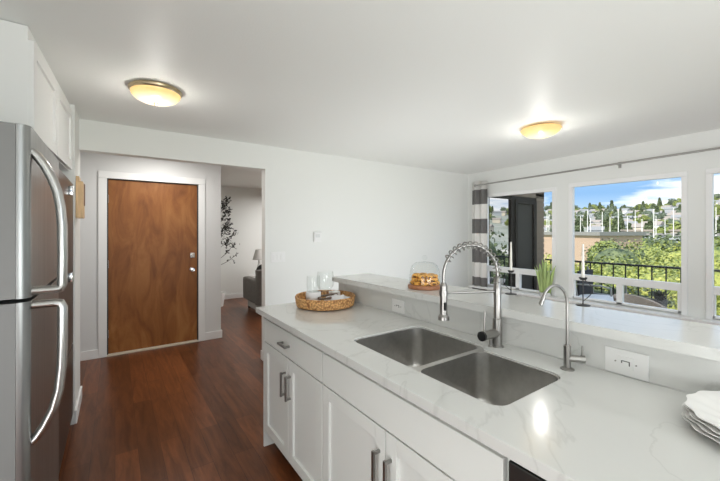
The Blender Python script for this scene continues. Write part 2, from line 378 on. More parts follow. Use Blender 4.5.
# back wall with the wide opening to the entry
OX0, OX1, OZ = LEFT_X, 1.345, 2.11
struct(MB().box(OX1, 4.95, WALL_Y, WALL_Y+.11, 0, 2.7), 'wall_back', 'wall')
struct(MB().box(-1.2, OX1, WALL_Y, WALL_Y+.11, OZ, 2.7), 'wall_header', 'wall')
struct(MB().box(-1.2, LEFT_X, 3.335, WALL_Y+.11, 0, 2.7), 'wall_left_end', 'wall')
struct(MB().box(-1.3, -1.2, -3.3, 5.2, 0, 2.7), 'wall_left', 'wall')
struct(MB().box(-1.3, .1, -3.3, -3.2, 0, 2.7), 'wall_rear_blocker', 'wall')  # unseen part-width wall, added to dull the fridge's reflection
# entry wall with door
DY = 4.92
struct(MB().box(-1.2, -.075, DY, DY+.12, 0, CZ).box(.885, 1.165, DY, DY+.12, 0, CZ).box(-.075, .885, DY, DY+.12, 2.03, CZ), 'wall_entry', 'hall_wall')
struct(MB().box(-.5, 6.2, 7.62, 7.74, 0, CZ), 'wall_living', 'wall')
struct(MB().box(1.045, 1.165, 5.04, 7.62, 0, CZ), 'wall_living_left', 'wall')
# front door
D = thing('door_1', '', ''); del D['label']; del D['category']; D['kind'] = 'structure'; D.location = (.405, DY, 0)
MB().box(-.063, .873, DY+.02, DY+.06, .022, 2.022, .002).build('door_slab', 'door', D)
MB().box(-.155, -.075, DY-.018, DY, 0, 2.03, .004).box(.885, .965, DY-.018, DY, 0, 2.03, .004).box(-.155, .965, DY-.018, DY, 2.031, 2.11, .004).build('door_casing', 'trim', D)
MB().box(-.075, -.063, DY, DY+.06, 0, 2.03).box(.873, .885, DY, DY+.06, 0, 2.03).box(-.075, .885, DY, DY+.06, 2.024, 2.036).build('door_jamb', 'slot', D)
MB().box(-.075, .885, DY-.02, DY+.10, 0, .02, .003).build('threshold', mat('aluminium_sill', (.72, .64, .52), .4), D)
k = MB().lathe([(.0, .0), (.026, .0), (.028, .008), (.012, .012), (.011, .035), (.024, .042), (.028, .055), (.022, .068), (0, .071)], n=24)
k.xf(Matrix.Translation((.812, DY+.02, .935)) @ Matrix.Rotation(PI/2, 4, 'X')); k.build('door_knob', 'chrome', D, smooth=True)
k = MB().box(.788, .842, DY+.004, DY+.02, 1.085, 1.15, .004).cyl((.815, DY+.005, 1.117), (.815, DY-.008, 1.117), .017); k.build('deadbolt', 'chrome', D)
for i, z in enumerate((.25, 1.05, 1.8)):
    MB().cyl((-.066, DY+.012, z-.045), (-.066, DY+.012, z+.045), .007).build('door_hinge', 'handle', D)
def base(name, x0, x1, y0, y1, h=.10):
    return struct(MB().box(x0, x1, y0, y1, 0, h, .004), name, 'trim')
base('baseboard_entry', -.7, -.155, DY-.015, DY); base('baseboard_entry_right', 965e-3, 1.18, DY-.015, DY)
base('baseboard_entry_return', 1.165, 1.18, DY, DY+.12)
base('baseboard_back', OX1-.014, 4.79, WALL_Y-.014, WALL_Y); base('baseboard_opening', OX1-.014, OX1, WALL_Y, WALL_Y+.11)
base('baseboard_left_end', LEFT_X, LEFT_X+.014, 3.335, WALL_Y+.11)
base('baseboard_living', 1.2, 6.0, 7.605, 7.62)

# window wall (right), three openings
ZS, ZT = .575, 1.998
wins = [(2.36, 3.375, 1.968), (1.056, 2.11, 1.998), (-.22, .83, 2.0)]
w = MB(); x0, x1 = WIN_X, WIN_X+.055
w.box(x0, x1, -1.6, 3.84, -.3, ZS).box(x0, x1, -1.6, 3.84, 2.0, 2.75).box(x0, x1, 3.375, 3.84, ZS, 2.0).box(x0, x1, 2.11, 2.36, ZS, 2.0).box(x0, x1, .83, 1.056, ZS, 2.0).box(x0, x1, -1.6, -.22, ZS, 2.0).box(x0, x1, 2.36, 3.375, 1.968, 2.0)
struct(w, 'wall_right', 'wall')
for i, (a, b, zt) in enumerate(wins):
    g = .0
    fr = MB().box(x0-.012, x0+.05, a-.045, a+.003, ZS-.013, zt-.007, .003).box(x0-.012, x0+.05, b-.003, b+.045, ZS-.013, zt-.007, .003).box(x0-.012, x0+.05, a-.045, b+.045, zt-.006, zt+.045, .004)
    fo = struct(fr, 'window_%d' % (i+1), 'trim')
    if i == 2: ms = (.30,)
    elif i == 0: ms = (2.86,)
    else: ms = (1.605,)
    MB().box(x0+.0, x0+.06, a, b, .805, .885, .004).build('transom_rail', 'trim', fo)
    for q in ms: MB().box(x0+.0, x0+.06, q-.03, q+.03, ZS, .81, .003).build('mullion', 'trim', fo)
    MB().box(x0+.0, x0+.05, a, a+.035, ZS, .805, .003).box(x0+.0, x0+.05, b-.02, b, ZS, .805, .003).box(x0, x0+.05, a, b, ZS-.01, ZS+.025, .003).build('lower_sash_frame', 'trim', fo)
    MB().box(x0+.028, x0+.032, a, b, .885, zt).build('upper_pane', 'glass', fo)
    MB().box(x0+.028, x0+.032, a+.03, b-.02, ZS+.02, .81).build('lower_pane', 'glass', fo)
struct(MB().box(x0-.13, x0, -1.0, 3.6, ZS-.045, ZS-.015, .006), 'trim_1', 'trim')

# curtain rod and curtain
RX = 4.68
rd = thing('curtain_rod', 'grey metal curtain rod running over the three windows', 'curtain rod', (RX, 3.62, 2.155))
def rz_(y): return 2.150+(3.5-y)*.0235
MB().cyl((RX, 3.50, rz_(3.50)), (RX, -.9, rz_(-.9)), .011, n=14).build('pole', 'rod', rd, smooth=True)
MB().ball((RX, 3.505, rz_(3.50)), .019).build('finial', 'rod', rd, smooth=True)
for y in (1.597, -.4): MB().box(RX+.0, WIN_X, y-.008, y+.008, rz_(y)-.006, rz_(y)+.006).box(WIN_X-.006, WIN_X, y-.015, y+.015, rz_(y)-.035, rz_(y)+.035).build('bracket', 'rod', rd)
c = MB(); V = []; Fc = []; nn = 72
for k_ in range(nn+1):
    t = k_/nn; y = 3.60-.30*t; x = RX+.045+.022*math.sin(t*2*PI*2.5+.6)
    for q, z in enumerate((.05, .6, 1.2, 1.8, 2.215)): V.append((x+.004*math.sin(q*2+t*9), y, z))
    if k_: Fc += [((k_-1)*5+q, (k_-1)*5+q+1, k_*5+q+1, k_*5+q) for q in range(4)]
c.raw(V, Fc); o = c.build('curtain', 'curtain', smooth=True, angle=0)
o.modifiers.new('s', 'SOLIDIFY').thickness = .003
tag(o, 'grey and white wide-striped curtain hanging in the room corner beside the windows', 'curtain')

# ------------------------------------------------------------------ ceiling lights
def ceiling_light(x, y, z, label, dm, rim=True):
    t = thing('ceiling_light', label, 'ceiling light', (x, y, z), 0, None)
    if not rim:
        MB().lathe([(0, 0), (.125, 0), (.13, -.012), (0, -.014)], n=40).build('rim', 'brass', t, smooth=True, local=True)
        MB().lathe([(.10, -.010), (.165, -.018), (.172, -.026), (.160, -.045), (.125, -.072), (.075, -.092), (.03, -.100), (0, -.102)], n=48).build('glass_dome', dm, t, smooth=True, local=True)
        return t
    MB().lathe([(0, 0), (.148, 0), (.156, -.008), (.154, -.022), (.146, -.030), (.13, -.026), (0, -.02)], n=48).build('rim', 'brass', t, smooth=True, local=True)
    MB().lathe([(.146, -.026), (.142, -.044), (.124, -.064), (.094, -.080), (.055, -.090), (0, -.093)], n=48).build('glass_dome', dm, t, smooth=True, local=True)
    MB().lathe([(0, -.090), (.014, -.091), (.017, -.094), (.008, -.099), (.009, -.106), (0, -.112)], n=16).build('finial', 'brass', t, smooth=True, local=True)
    return t
ceiling_light(.222, 2.665, 2.365, 'flush ceiling light with bright white centre and brass finial, near entry', 'dome_lit')
ceiling_light(3.22, 1.69, 2.365+.0145*3.1/4.8*2.1*1.35, 'amber glass flush ceiling light over the dining side, toward windows', 'dome_amber', False)
for (x, y, e) in ((.222, 2.665, 2.0), (3.22, 1.69, 3.0)):
    light('bulb', 'POINT', (x, y, 2.12), e, (1, .97, .92), shadow_soft_size=.012)

# ------------------------------------------------------------------ fridge
fx = -.22; fy0, fy1 = 1.50, 2.22
fr = thing('refrigerator', 'stainless steel top-freezer refrigerator with curved bar handles', 'refrigerator', (-.55, 1.86, 0))
MB().box(-.88, -.305, fy0+.005, fy1, .03, 1.735, .006).build('body', 'steel_dark', fr)
def fdoor(name, z0, z1):
    out = [p for p in rrect(-.30, fx, fy0, fy1, .028, 8) if p[0] > -.26]+[(-.252, fy1), (-.252, fy0)]
    out = sorted(set(out), key=lambda p: math.atan2(p[1]-(fy0+fy1)/2, p[0]+.2521))
    d = MB().plate(out, [], z0, z1).build(name, 'door_steel', fr, smooth=True)
    MB().box(-.300, -.253, fy0+.0005, fy1-.0005, z0+.001, z1-.001).build('door_liner', 'liner', d); return d
up = fdoor('freezer_door', 1.218, 1.765); lo = fdoor('fridge_door', .06, 1.206)
MB().box(-.86, -.31, fy0+.03, fy1-.03, 0, .05).build('base_grille', 'black', fr)
MB().box(-.33, -.24, fy1-.12, fy1-.02, 1.735, 1.765, .004).build('hinge_cover', 'black', fr)
hy_ = 1.545
def sweep_handle(pts, par):
    P_ = [(fx+a, hy_, z) for a, z in pts]
    MB().tube(P_, .020, n=14, rx=.014).build('handle', 'handle', par, smooth=True)
sweep_handle([(-.003, 1.690), (.012, 1.675), (.030, 1.645), (.048, 1.605), (.062, 1.56), (.070, 1.51), (.074, 1.45), (.075, 1.35), (.074, 1.25), (.070, 1.238), (.055, 1.236), (-.003, 1.236)], up)
sweep_handle([(-.003, 1.190), (.055, 1.190), (.070, 1.188), (.075, 1.175), (.075, 1.06), (.073, .98), (.066, .90), (.052, .84), (.030, .79), (.012, .76), (-.003, .745)], lo)

# tall dark cabinet past the fridge
tc_ = thing('tall_cabinet', 'dark steel-fronted tall cabinet standing between refrigerator and wall end', 'cabinet', (-.55, 2.8, 0))
MB().box(-.9, -.275, 2.26, 3.325, .05, 1.78, .003).build('body', 'steel_dark', tc_)
a_ = MB().box(-.275, -.252, 2.27, 3.32, .612, 1.775, .004).build('door', 'steel_dark', tc_)
b_ = MB().box(-.275, -.252, 2.27, 3.32, .09, .60, .004).build('drawer', 'steel_dark', tc_)
MB().box(-.275, -.262, 2.27, 3.32, .600, .612).build('gap_trim', 'handle', tc_)
for z in (1.70, 1.12): MB().box(-.252, -.232, 3.0, 3.04, z-.03, z+.03, .004).cyl((-.236, 3.02, z-.032), (-.236, 3.02, z+.032), .009).build('hinge', 'chrome', tc_, smooth=True)

# upper cabinet
uc = thing('wall_cabinet', 'white shaker cabinet hung above the fridge up to the ceiling', 'cabinet', (-.6, 2.7, 1.87))
def fxx(y): return -.325+(y-2.17)*.045
m = MB(); p = [(-.95, 2.17), (fxx(2.17), 2.17), (fxx(3.33), 3.33), (-.95, 3.33)]
m.plate(p, [], 1.87, 2.362); m.build('body', 'upcab', uc)
def slant_door(y0, y1, z0, z1):
    m = MB(); t = .020; w_ = .06
    m.box(.001, t*.45, y0+.01, y1-.01, z0+.01, z1-.01)
    for a in ((y0, y0+w_, z0, z1), (y1-w_, y1, z0, z1), (y0+w_, y1-w_, z0, z0+w_), (y0+w_, y1-w_, z1-w_, z1)): m.box(0, t, *a)
    for v in m.bm.verts: v.co.x += fxx(v.co.y)
    m.build('door', 'upcab', uc)
slant_door(2.171, 2.735, 1.875, 2.30); slant_door(2.745, 3.29, 1.875, 2.30)

# wooden holder on the wall end
kh = thing('wall_holder', 'pale maple wooden holder hung on the narrow wall end by the entry', 'wooden holder', (LEFT_X, 3.5, 1.53))
MB().box(LEFT_X+.001, LEFT_X+.045, 3.40, 3.58, 1.53, 1.81, .006).box(LEFT_X+.001, LEFT_X+.02, 3.42, 3.58, 1.78, 1.85, .004).build('box', 'wood_light', kh)
MB().box(LEFT_X+.043, LEFT_X+.049, 3.50, 3.56, 1.63, 1.80, .002).build('strap', mat('brown_leather', (.16, .08, .04), .6), kh)

# ------------------------------------------------------------------ peninsula
cx0 = .833
def cab_pull(parent, y, z, vertical, L_=.14):
    px = cx0-.024
    if vertical: MB().box(px-.034, px-.022, y-.006, y+.006, z-L_/2, z+L_/2, .002).box(px-.026, px+.001, y-.005, y+.005, z-L_/2+.004, z-L_/2+.014).box(px-.026, px+.001, y-.005, y+.005, z+L_/2-.014, z+L_/2-.004).build('handle', 'pull', parent)
    else: MB().box(px-.034, px-.022, y-L_/2, y+L_/2, z-.006, z+.006, .002).box(px-.026, px+.001, y-L_/2+.004, y-L_/2+.016, z-.006, z+.006).box(px-.026, px+.001, y+L_/2-.016, y+L_/2-.004, z-.006, z+.006).build('handle', 'pull', parent)
def shaker(name, y0, y1, z0, z1, parent, w_=.058):
    t = .020; m = MB().box(cx0-.011, cx0-.001, y0+.01, y1-.01, z0+.01, z1-.01)
    m.box(cx0-t-.003, cx0-.001, y0, y0+w_, z0, z1, .0015).box(cx0-t-.003, cx0-.001, y1-w_, y1, z0, z1, .0015)
    m.box(cx0-t-.003, cx0-.001, y0+w_, y1-w_, z0, z0+w_, .0015).box(cx0-t-.003, cx0-.001, y0+w_, y1-w_, z1-w_, z1, .0015)
    return m.build(name, 'cab', parent)
def slab(name, y0, y1, z0, z1, parent): return MB().box(cx0-.023, cx0-.001, y0, y1, z0, z1, .002).build(name, 'cab', parent)
c1 = thing('base_cabinet', 'white shaker base cabinet with drawer at far end of the peninsula', 'cabinet', (1.1, 1.9, 0))
MB().box(cx0, 1.40, 1.473, 2.255, .10, .873).build('body', 'cab', c1)
MB().box(cx0+.06, 1.40, 1.473, 2.255, 0, .10).build('toe_kick', 'toe', c1)
d_ = slab('drawer', 1.478, 2.262, .705, .849, c1); cab_pull(d_, 1.90, .775, False, .11)
d_ = shaker('door', 1.876, 2.262, .115, .698, c1); cab_pull(d_, 1.908, .548, True)
d_ = shaker('door', 1.478, 1.870, .115, .698, c1); cab_pull(d_, 1.838, .548, True)
MB().box(cx0-.023, 1.40, 2.265, 2.28, 0, .873).build('end_panel', 'cab', c1)
c2 = thing('base_cabinet', 'white shaker sink base cabinet below the steel sink', 'cabinet', (1.1, 1.0, 0))
MB().box(cx0, cx0+.02, .517, 1.472, .10, .873).box(cx0, 1.40, .517, .535, .10, .873).box(cx0, 1.40, 1.454, 1.472, .10, .873).box(cx0, 1.40, .535, 1.454, .10, .12).build('body', 'cab', c2)
MB().box(cx0+.06, 1.40, .517, 1.472, 0, .10).build('toe_kick', 'toe', c2)
slab('false_drawer_front', .522, 1.468, .705, .849, c2)
d_ = shaker('door', .998, 1.468, .115, .698, c2); cab_pull(d_, 1.030, .548, True)
d_ = shaker('door', .522, .992, .115, .698, c2); cab_pull(d_, .962, .548, True)
dw = thing('dishwasher', 'dark stainless dishwasher tucked under the counter beside the sink cabinet', 'dishwasher', (1.1, .2, 0))
MB().box(cx0+.01, 1.40, -.10, .512, .10, .868).build('tub', 'black', dw)
MB().box(cx0-.022, cx0+.01, -.10, .508, .12, .852, .004).build('door', 'steel_dark', dw)
MB().box(cx0-.016, cx0+.01, -.10, .508, .853, .866).build('control_strip', 'black', dw)
MB().box(cx0+.05, 1.40, -.10, .512, 0, .10).build('toe_kick', 'toe', dw)
c3 = thing('base_cabinet', 'white shaker base cabinet at near end of the peninsula', 'cabinet', (1.1, -.4, 0))
MB().box(cx0, 1.40, -.70, -.11, .10, .873).build('body', 'cab', c3); shaker('door', -.695, -.115, .115, .862, c3)

def bsx(y): return 1.508-.04*(y-.3)       # backsplash plane, slightly out of square like in the photo
def lfx(y): return 1.466-.046*(y-.2)      # ledge front
pw = MB().plate([(bsx(-.7)+.012, -.7), (bsx(2.33)+.012, 2.33), (bsx(2.33)+.16, 2.33), (bsx(-.7)+.16, -.7)], [], 0, 1.04)
struct(pw, 'wall_peninsula', 'wall')
ct = thing('countertop', 'white quartz kitchen worktop with undermount sink cut-out', 'countertop', (1.1, 1.0, .875))
hole = []
def arc(cx, cy, r, a0, a1, n=6): return [(cx+r*math.cos(math.radians(a0+(a1-a0)*i/n)), cy+r*math.sin(math.radians(a0+(a1-a0)*i/n))) for i in range(n+1)]
hole += arc(1.318, 1.353, .05, 0, 90) + arc(.975, 1.353, .05, 90, 180) + arc(.970, .655, .05, 180, 270) + arc(1.273, .655, .05, 270, 360)
hole += [(1.323, .93)] + [(1.325, .945), (1.335, .957), (1.352, .965), (1.364, .975), (1.368, .99)]
m = MB().plate([(.785, -.7), (bsx(-.7), -.7), (bsx(2.362), 2.362), (.785, 2.362)], [hole[::-1]], .875, .91)
o = m.build('slab', 'quartz', ct); bv = o.modifiers.new('b', 'BEVEL'); bv.width = .002; bv.segments = 2; bv.limit_method = 'ANGLE'
m = MB().plate([(bsx(-.7), -.7), (bsx(2.33), 2.33), (bsx(2.33)+.012, 2.33), (bsx(-.7)+.012, -.7)], [], .9102, 1.04)
m.build('backsplash', 'quartz', ct)
m = MB().plate([(lfx(-.7), -.7), (lfx(2.33), 2.33), (lfx(2.33)+.355, 2.345), (lfx(-.7)+.375, -.7)], [], 1.044, 1.08)
o = m.build('bar_ledge', 'quartz'); tag(o, 'raised white quartz bar ledge running behind the sink', 'bar ledge')
bv = o.modifiers.new('b', 'BEVEL'); bv.width = .002; bv.segments = 2; bv.limit_method = 'ANGLE'

# sink
sk = thing('kitchen_sink', 'stainless steel double-bowl undermount sink set in white quartz', 'sink', (1.15, 1.0, .67))
B1 = (.930, 1.364, .984, 1.398); B2 = (.925, 1.318, .610, .958)
r1, r2 = rrect(*B1, .05), rrect(*B2, .05)
hc = (1.14, 1.0); inner = [(hc[0]+(x-hc[0])*.9965, hc[1]+(y-hc[1])*.9975) for x, y in hole]
MB().plate(inner, [r1[::-1], r2[::-1]], .890, .9025).build('rim', 'sink', sk)
for bb in (B1, B2):
    levels = [(0, .9015), (.001, .76), (.004, .71), (.014, .688), (.034, .680), (.10, .677)]
    V = []; n_ = None
    for ins, z in levels:
        rr = rrect(bb[0]+ins, bb[1]-ins, bb[2]+ins, bb[3]-ins, max(.05-ins*.2, .02)); n_ = len(rr); V += [(x, y, z) for x, y in rr]
    Fs = [(j*n_+i, j*n_+(i+1) % n_, (j+1)*n_+(i+1) % n_, (j+1)*n_+i) for j in range(len(levels)-1) for i in range(n_)]
    Fs.append(tuple((len(levels)-1)*n_+i for i in range(n_)))
    bo = MB().raw(V, Fs).build('bowl', 'sink', sk, smooth=True, angle=60)
    cx_, cy_ = (bb[0]+bb[1])/2, (bb[2]+bb[3])/2
    MB().lathe([(0, .001), (.02, .001), (.025, .004), (.043, .004), (.045, 0)], (cx_, cy_, .677), n=28).build('drain', 'chrome', bo, smooth=True)

# main faucet
fb = Vector((1.412, .937, .91))
fa = thing('kitchen_faucet', 'tall spring-coil pull-down kitchen faucet in brushed nickel', 'faucet', fb)
MB().lathe([(0, 0), (.027, 0), (.027, .006), (.021, .010), (.021, .10), (.0205, .125), (.016, .128), (.016, .30), (.012, .31), (0, .31)], fb, n=28).build('body', 'nickel', fa, smooth=True)
hd = Vector((-.97, .05, .0)).normalized()
v0 = fb+Vector((0, 0, .062)); v1 = v0+hd*.098
hv = MB().cyl(v0, v1, .0195).build('valve', 'nickel', fa, smooth=True)
MB().cyl(v1, v1+hd*.012, .021).build('valve_cap', 'black', fa, smooth=True)
MB().cyl(v1-hd*.008+Vector((0, 0, .015)), v1-hd*.012+Vector((0, 0, .105)), .0045).build('lever', 'nickel', fa, smooth=True)
hx = Vector((1.178, 1.045, 0)); bx_ = Vector((fb.x, fb.y, 0)); dirn = (hx-bx_); rad = dirn.length/2; dn = dirn.normalized(); mid = (hx+bx_)/2
arcp = []
ztop = 1.235
for i in range(8): arcp.append(bx_+Vector((0, 0, 1.19+(ztop-1.19)*i/8)))
for i in range(33):
    a = PI*i/32; arcp.append(mid-dn*(rad*math.cos(a))+Vector((0, 0, ztop+.132*math.sin(a))))
for i in range(1, 5): arcp.append(hx+Vector((0, 0, ztop-(ztop-1.185)*i/4)))
MB().tube(arcp, .0068, n=12).build('hose', 'nickel', fa, smooth=True)
# spring coil around the hose
def resample(P_, step):
    out = [P_[0]]; acc = 0
    for i in range(1, len(P_)):
        a, b = P_[i-1], P_[i]; l = (b-a).length; t = step-acc
        while t <= l: out.append(a.lerp(b, t/l)); t += step
        acc = l-(t-step)
    return out
cp = resample(arcp[:36], .0009); pts = []; side = dn.cross(Vector((0, 0, 1)))
for i in range(1, len(cp)-1):
    t = (cp[i+1]-cp[i-1]).normalized(); u = side; v = t.cross(u).normalized(); a = 2*PI*i*.0009/.0235
    pts.append(cp[i]+u*(.0165*math.cos(a))+v*(.0165*math.sin(a)))
MB().tube(pts[::2], .0026, n=6).build('spring', 'nickel', fa, smooth=True)
MB().cyl(hx+Vector((0, 0, 1.19)), hx+Vector((0, 0, 1.064)), .0165, .0165).cyl(hx+Vector((0, 0, 1.066)), hx+Vector((0, 0, 1.056)), .0175, .0245).cyl(hx+Vector((0, 0, 1.056)), hx+Vector((0, 0, 1.042)), .0245, .0245).cyl(hx+Vector((0, 0, 1.205)), hx+Vector((0, 0, 1.19)), .010, .0165).build('spray_head', 'nickel', fa, smooth=True)
tocam = Vector((-hx.x, -hx.y, 0)).normalized(); q = hx+tocam*.0155+Vector((.004, -.004, 0))
MB().box(q.x-.005, q.x+.005, q.y-.005, q.y+.005, 1.085, 1.12, .002).build('spray_button', 'black', fa)
MB().tube([bx_+Vector((0, 0, 1.158)), hx+Vector((0, 0, 1.158))], .0055).cyl(hx+Vector((0, 0, 1.148)), hx+Vector((0, 0, 1.168)), .020).cyl(bx_+Vector((0, 0, 1.145)), bx_+Vector((0, 0, 1.172)), .0175).build('holder_arm', 'nickel', fa, smooth=True)
q = bx_+Vector((-.024, .018, 0)); MB().cyl(q+Vector((0, 0, .91)), q+Vector((0, 0, .985)), .0075).cyl(q+Vector((0, 0, .91)), q+Vector((0, 0, .915)), .012).build('side_post', 'nickel', fa, smooth=True)

# filter tap
tb = Vector((1.395, .632, .91))
ft = thing('filter_tap', 'slim gooseneck drinking-water tap standing by the right sink bowl', 'tap', tb)
MB().lathe([(0, 0), (.024, 0), (.024, .004), (.018, .007), (.0125, .010), (.0125, .088), (.009, .092), (0, .092)], tb, n=24).build('body', 'nickel', ft, smooth=True)
gd = Vector((-.945, .33, 0)).normalized(); r_ = .058
P_ = [tb+Vector((0, 0, .08+.165*i/6)) for i in range(7)]
for i in range(1, 19):
    a = PI*i/18*.86; P_.append(tb+gd*(r_*(1-math.cos(a)))+Vector((0, 0, .245+.072*math.sin(a))))
P_.append(P_[-1]+(P_[-1]-P_[-2]).normalized()*.03)
MB().tube(P_, .0055, n=12).build('gooseneck', 'nickel', ft, smooth=True)
MB().cyl(P_[-2], P_[-1], .0078).build('spout_tip', 'nickel', ft, smooth=True)
td = Vector((.62, -.78, 0)); h0 = tb+Vector((0, 0, .042))
MB().cyl(h0, h0+td*.045, .012).cyl(h0+td*.045, h0+td*.058, .0145).build('valve', 'nickel', ft, smooth=True)
MB().cyl(h0+td*.050, h0+td*.050+Vector((0, 0, .05)), .0035).build('lever', 'nickel', ft, smooth=True)

# outlets on the backsplash
def outlet(yc, zc, wy, hz, label, dbl):
    x = bsx(yc); t = thing('wall_outlet', label, 'outlet', (x, yc, zc), -.0)
    MB().box(x-.006, x-.0005, yc-wy/2, yc+wy/2, zc-hz/2, zc+hz/2, .002).build('cover_plate', 'plastic', t)
    MB().box(x-.008, x-.005, yc-wy*.18, yc+wy*.18, zc-hz*.24, zc+hz*.24, .001).build('socket', 'plastic', t)
    for s_ in (-1, 1): MB().cyl((x-.009, yc+s_*wy*.24, zc), (x-.005, yc+s_*wy*.24, zc), .0025).build('screw', 'pull', t)
    MB().box(x-.0092, x-.0075, yc-.013, yc+.013, zc+.005, zc+.0075).box(x-.0092, x-.0075, yc-.013, yc-.010, zc-.008, zc+.005).box(x-.0092, x-.0075, yc+.010, yc+.013, zc-.002, zc+.005).build('slot', 'slot', t)
outlet(.480, .958, .130, .090, 'white wall outlet plate near the drinking-water tap on the backsplash', True)
outlet(1.655, .960, .115, .080, 'small white outlet plate on the backsplash below the cake dome', False)

# switches on back wall
def Yp(x, y, Y0):
    a, b = ray(x); d = Y0/b; return a*d, H-(y-231)*d/F
xs, zs = Yp(278, 257, WALL_Y)
t = thing('light_switch', 'white three-gang light switch plate on the wall by the opening', 'light switch', (xs, WALL_Y, zs))
MB().box(xs-.083, xs+.083, WALL_Y-.006, WALL_Y-.0005, zs-.057, zs+.057, .003).build('cover_plate', 'plastic', t)
for k_ in (-.046, 0, .046): MB().box(xs+k_-.016, xs+k_+.016, WALL_Y-.011, WALL_Y-.005, zs-.033, zs+.033, .002).build('rocker', 'plastic', t)
xs, zs = Yp(317, 237, WALL_Y)
t = thing('thermostat', 'small white square thermostat on the bare back wall', 'thermostat', (xs, WALL_Y, zs))
MB().box(xs-.05, xs+.05, WALL_Y-.026, WALL_Y-.0005, zs-.06, zs+.06, .006).build('housing', 'plastic', t)
MB().box(xs-.028, xs+.028, WALL_Y-.028, WALL_Y-.025, zs-.005, zs+.035, .001).build('display', mat('grey_display', (.7, .71, .70), .3), t)

# basket tray with contents
bc = Vector((1.203, 2.14, .91))
bt = thing('basket_tray', 'scalloped woven rattan tray standing on the worktop corner', 'tray', bc)
def wv(a): return 1+.035*abs(math.cos(3*a))-.0175
V = []; Fs = []; n_ = 84
prof = [(.185, .004), (.198, .010), (.205, .035), (.208, .062), (.202, .070), (.194, .066), (.190, .035), (.186, .014), (.0, .012)]
for r, z in prof:
    for i in range(n_): a = 2*PI*i/n_; V.append((r*wv(a)*math.cos(a), r*wv(a)*math.sin(a), z))
for j in range(len(prof)-1): Fs += [(j*n_+i, j*n_+(i+1) % n_, (j+1)*n_+(i+1) % n_, (j+1)*n_+i) for i in range(n_)]
Fs.append(tuple(range(n_))[::-1])
MB().raw(V, Fs).build('woven_wall', 'wicker', bt, smooth=True, local=True)
MB().tube([(.203*wv(2*PI*i/60)*math.cos(2*PI*i/60), .203*wv(2*PI*i/60)*math.sin(2*PI*i/60), .068) for i in range(60)], .0075, closed=True, n=8).build('braided_rim', 'wicker', bt, smooth=True, local=True)
def on(x, y, z=.924):   # a point of the tray floor seen at the pixel
    a, b = ray(x); d = F*(H-z)/(y-231); return Vector((a*d, b*d, z))
p = Vector((1.115, 2.15, .9225))
t = thing('glass_canister', 'frosted white canister with clear side, tallest piece at left of the tray', 'canister', p)
MB().lathe([(0, 0), (.050, 0), (.052, .006), (.052, .085), (.048, .092), (0, .092)], p, n=32).build('jar', 'frost', t, smooth=True)
MB().lathe([(.046, .093), (.047, .19), (.044, .20), (.042, .19), (.043, .093)], p, n=32).build('glass_top', 'clear', t, smooth=True)
p = Vector((1.245, 2.215, .9225))
t = thing('glass_goblet', 'clear glass goblet in the middle of the tray', 'glass', p)
MB().lathe([(0, .002), (.036, 0), (.036, .003), (.006, .008), (.005, .06), (.03, .072), (.058, .11), (.064, .15), (.056, .215), (.054, .215), (.062, .15), (.056, .112), (.028, .076), (0, .074)], p, n=32).build('goblet', 'clear', t, smooth=True)
p = Vector((1.325, 2.22, .9225))
o = MB().box(p.x-.035, p.x+.035, p.y-.028, p.y+.028, .9225, .988, .006).build('napkin_box', 'ceramic'); tag(o, 'plain white ceramic box at the back of the woven tray', 'box')
V = []; p = Vector((1.225, 2.04, .924))
m = MB().ball((1.265, 2.08, .95), .10, (1, .8, .32), 24, 12)
for v in m.bm.verts: v.co += Vector((0, 0, 1))*.008*math.sin(v.co.x*90)*math.cos(v.co.y*80)
o = m.build('folded_cloth', 'quilt', smooth=True); tag(o, 'rumpled pale cloth lying in the woven tray', 'cloth')
m = MB()
for i in range(34):
    a = i/34*4.2+.4; m.ball((1.21+.075*math.cos(a)+.012*math.sin(5*a), 2.105+.065*math.sin(a), .978+.004*math.sin(a*3)), .0085, (1, 1, 1), 10, 6)
o = m.build('bead_garland', 'bead', smooth=True); tag(o, 'dark wooden bead garland draped over the cloth in the tray', 'bead garland')

# cake dome
cb = Vector((1.56, 1.535, 1.08))
o = MB().lathe([(0, 0), (.099, 0), (.103, .003), (.103, .021), (.099, .024), (0, .024)], cb, n=48).build('cake_board', 'board', smooth=True); tag(o, 'round reddish wood board holding pastries on the bar ledge', 'board')
t = thing('glass_cloche', 'clear glass dome with ball knob covering the pastries', 'cloche', cb+Vector((0, 0, .024)))
pr = [(.094, 0), (.095, .012), (.093, .05), (.088, .09), (.078, .115), (.055, .132), (.02, .138), (0, .139)]
MB().lathe(pr+[(max(r-.0025, 0), z-.0025) for r, z in pr[::-1] if z > .01], cb+Vector((0, 0, .0245)), n=48).build('dome', 'clear', t, smooth=True)
MB().lathe([(0, .137), (.006, .139), (.006, .146), (.013, .152), (.017, .162), (.013, .173), (0, .177)], cb+Vector((0, 0, .0245)), n=20).build('knob', 'clear', t, smooth=True)
MB().tube([(cb.x+.0945*math.cos(2*PI*i/48), cb.y+.0945*math.sin(2*PI*i/48), cb.z+.027) for i in range(48)], .002, closed=True, n=6).build('rolled_edge', 'clear', t)
pastry = None; k_ = 0
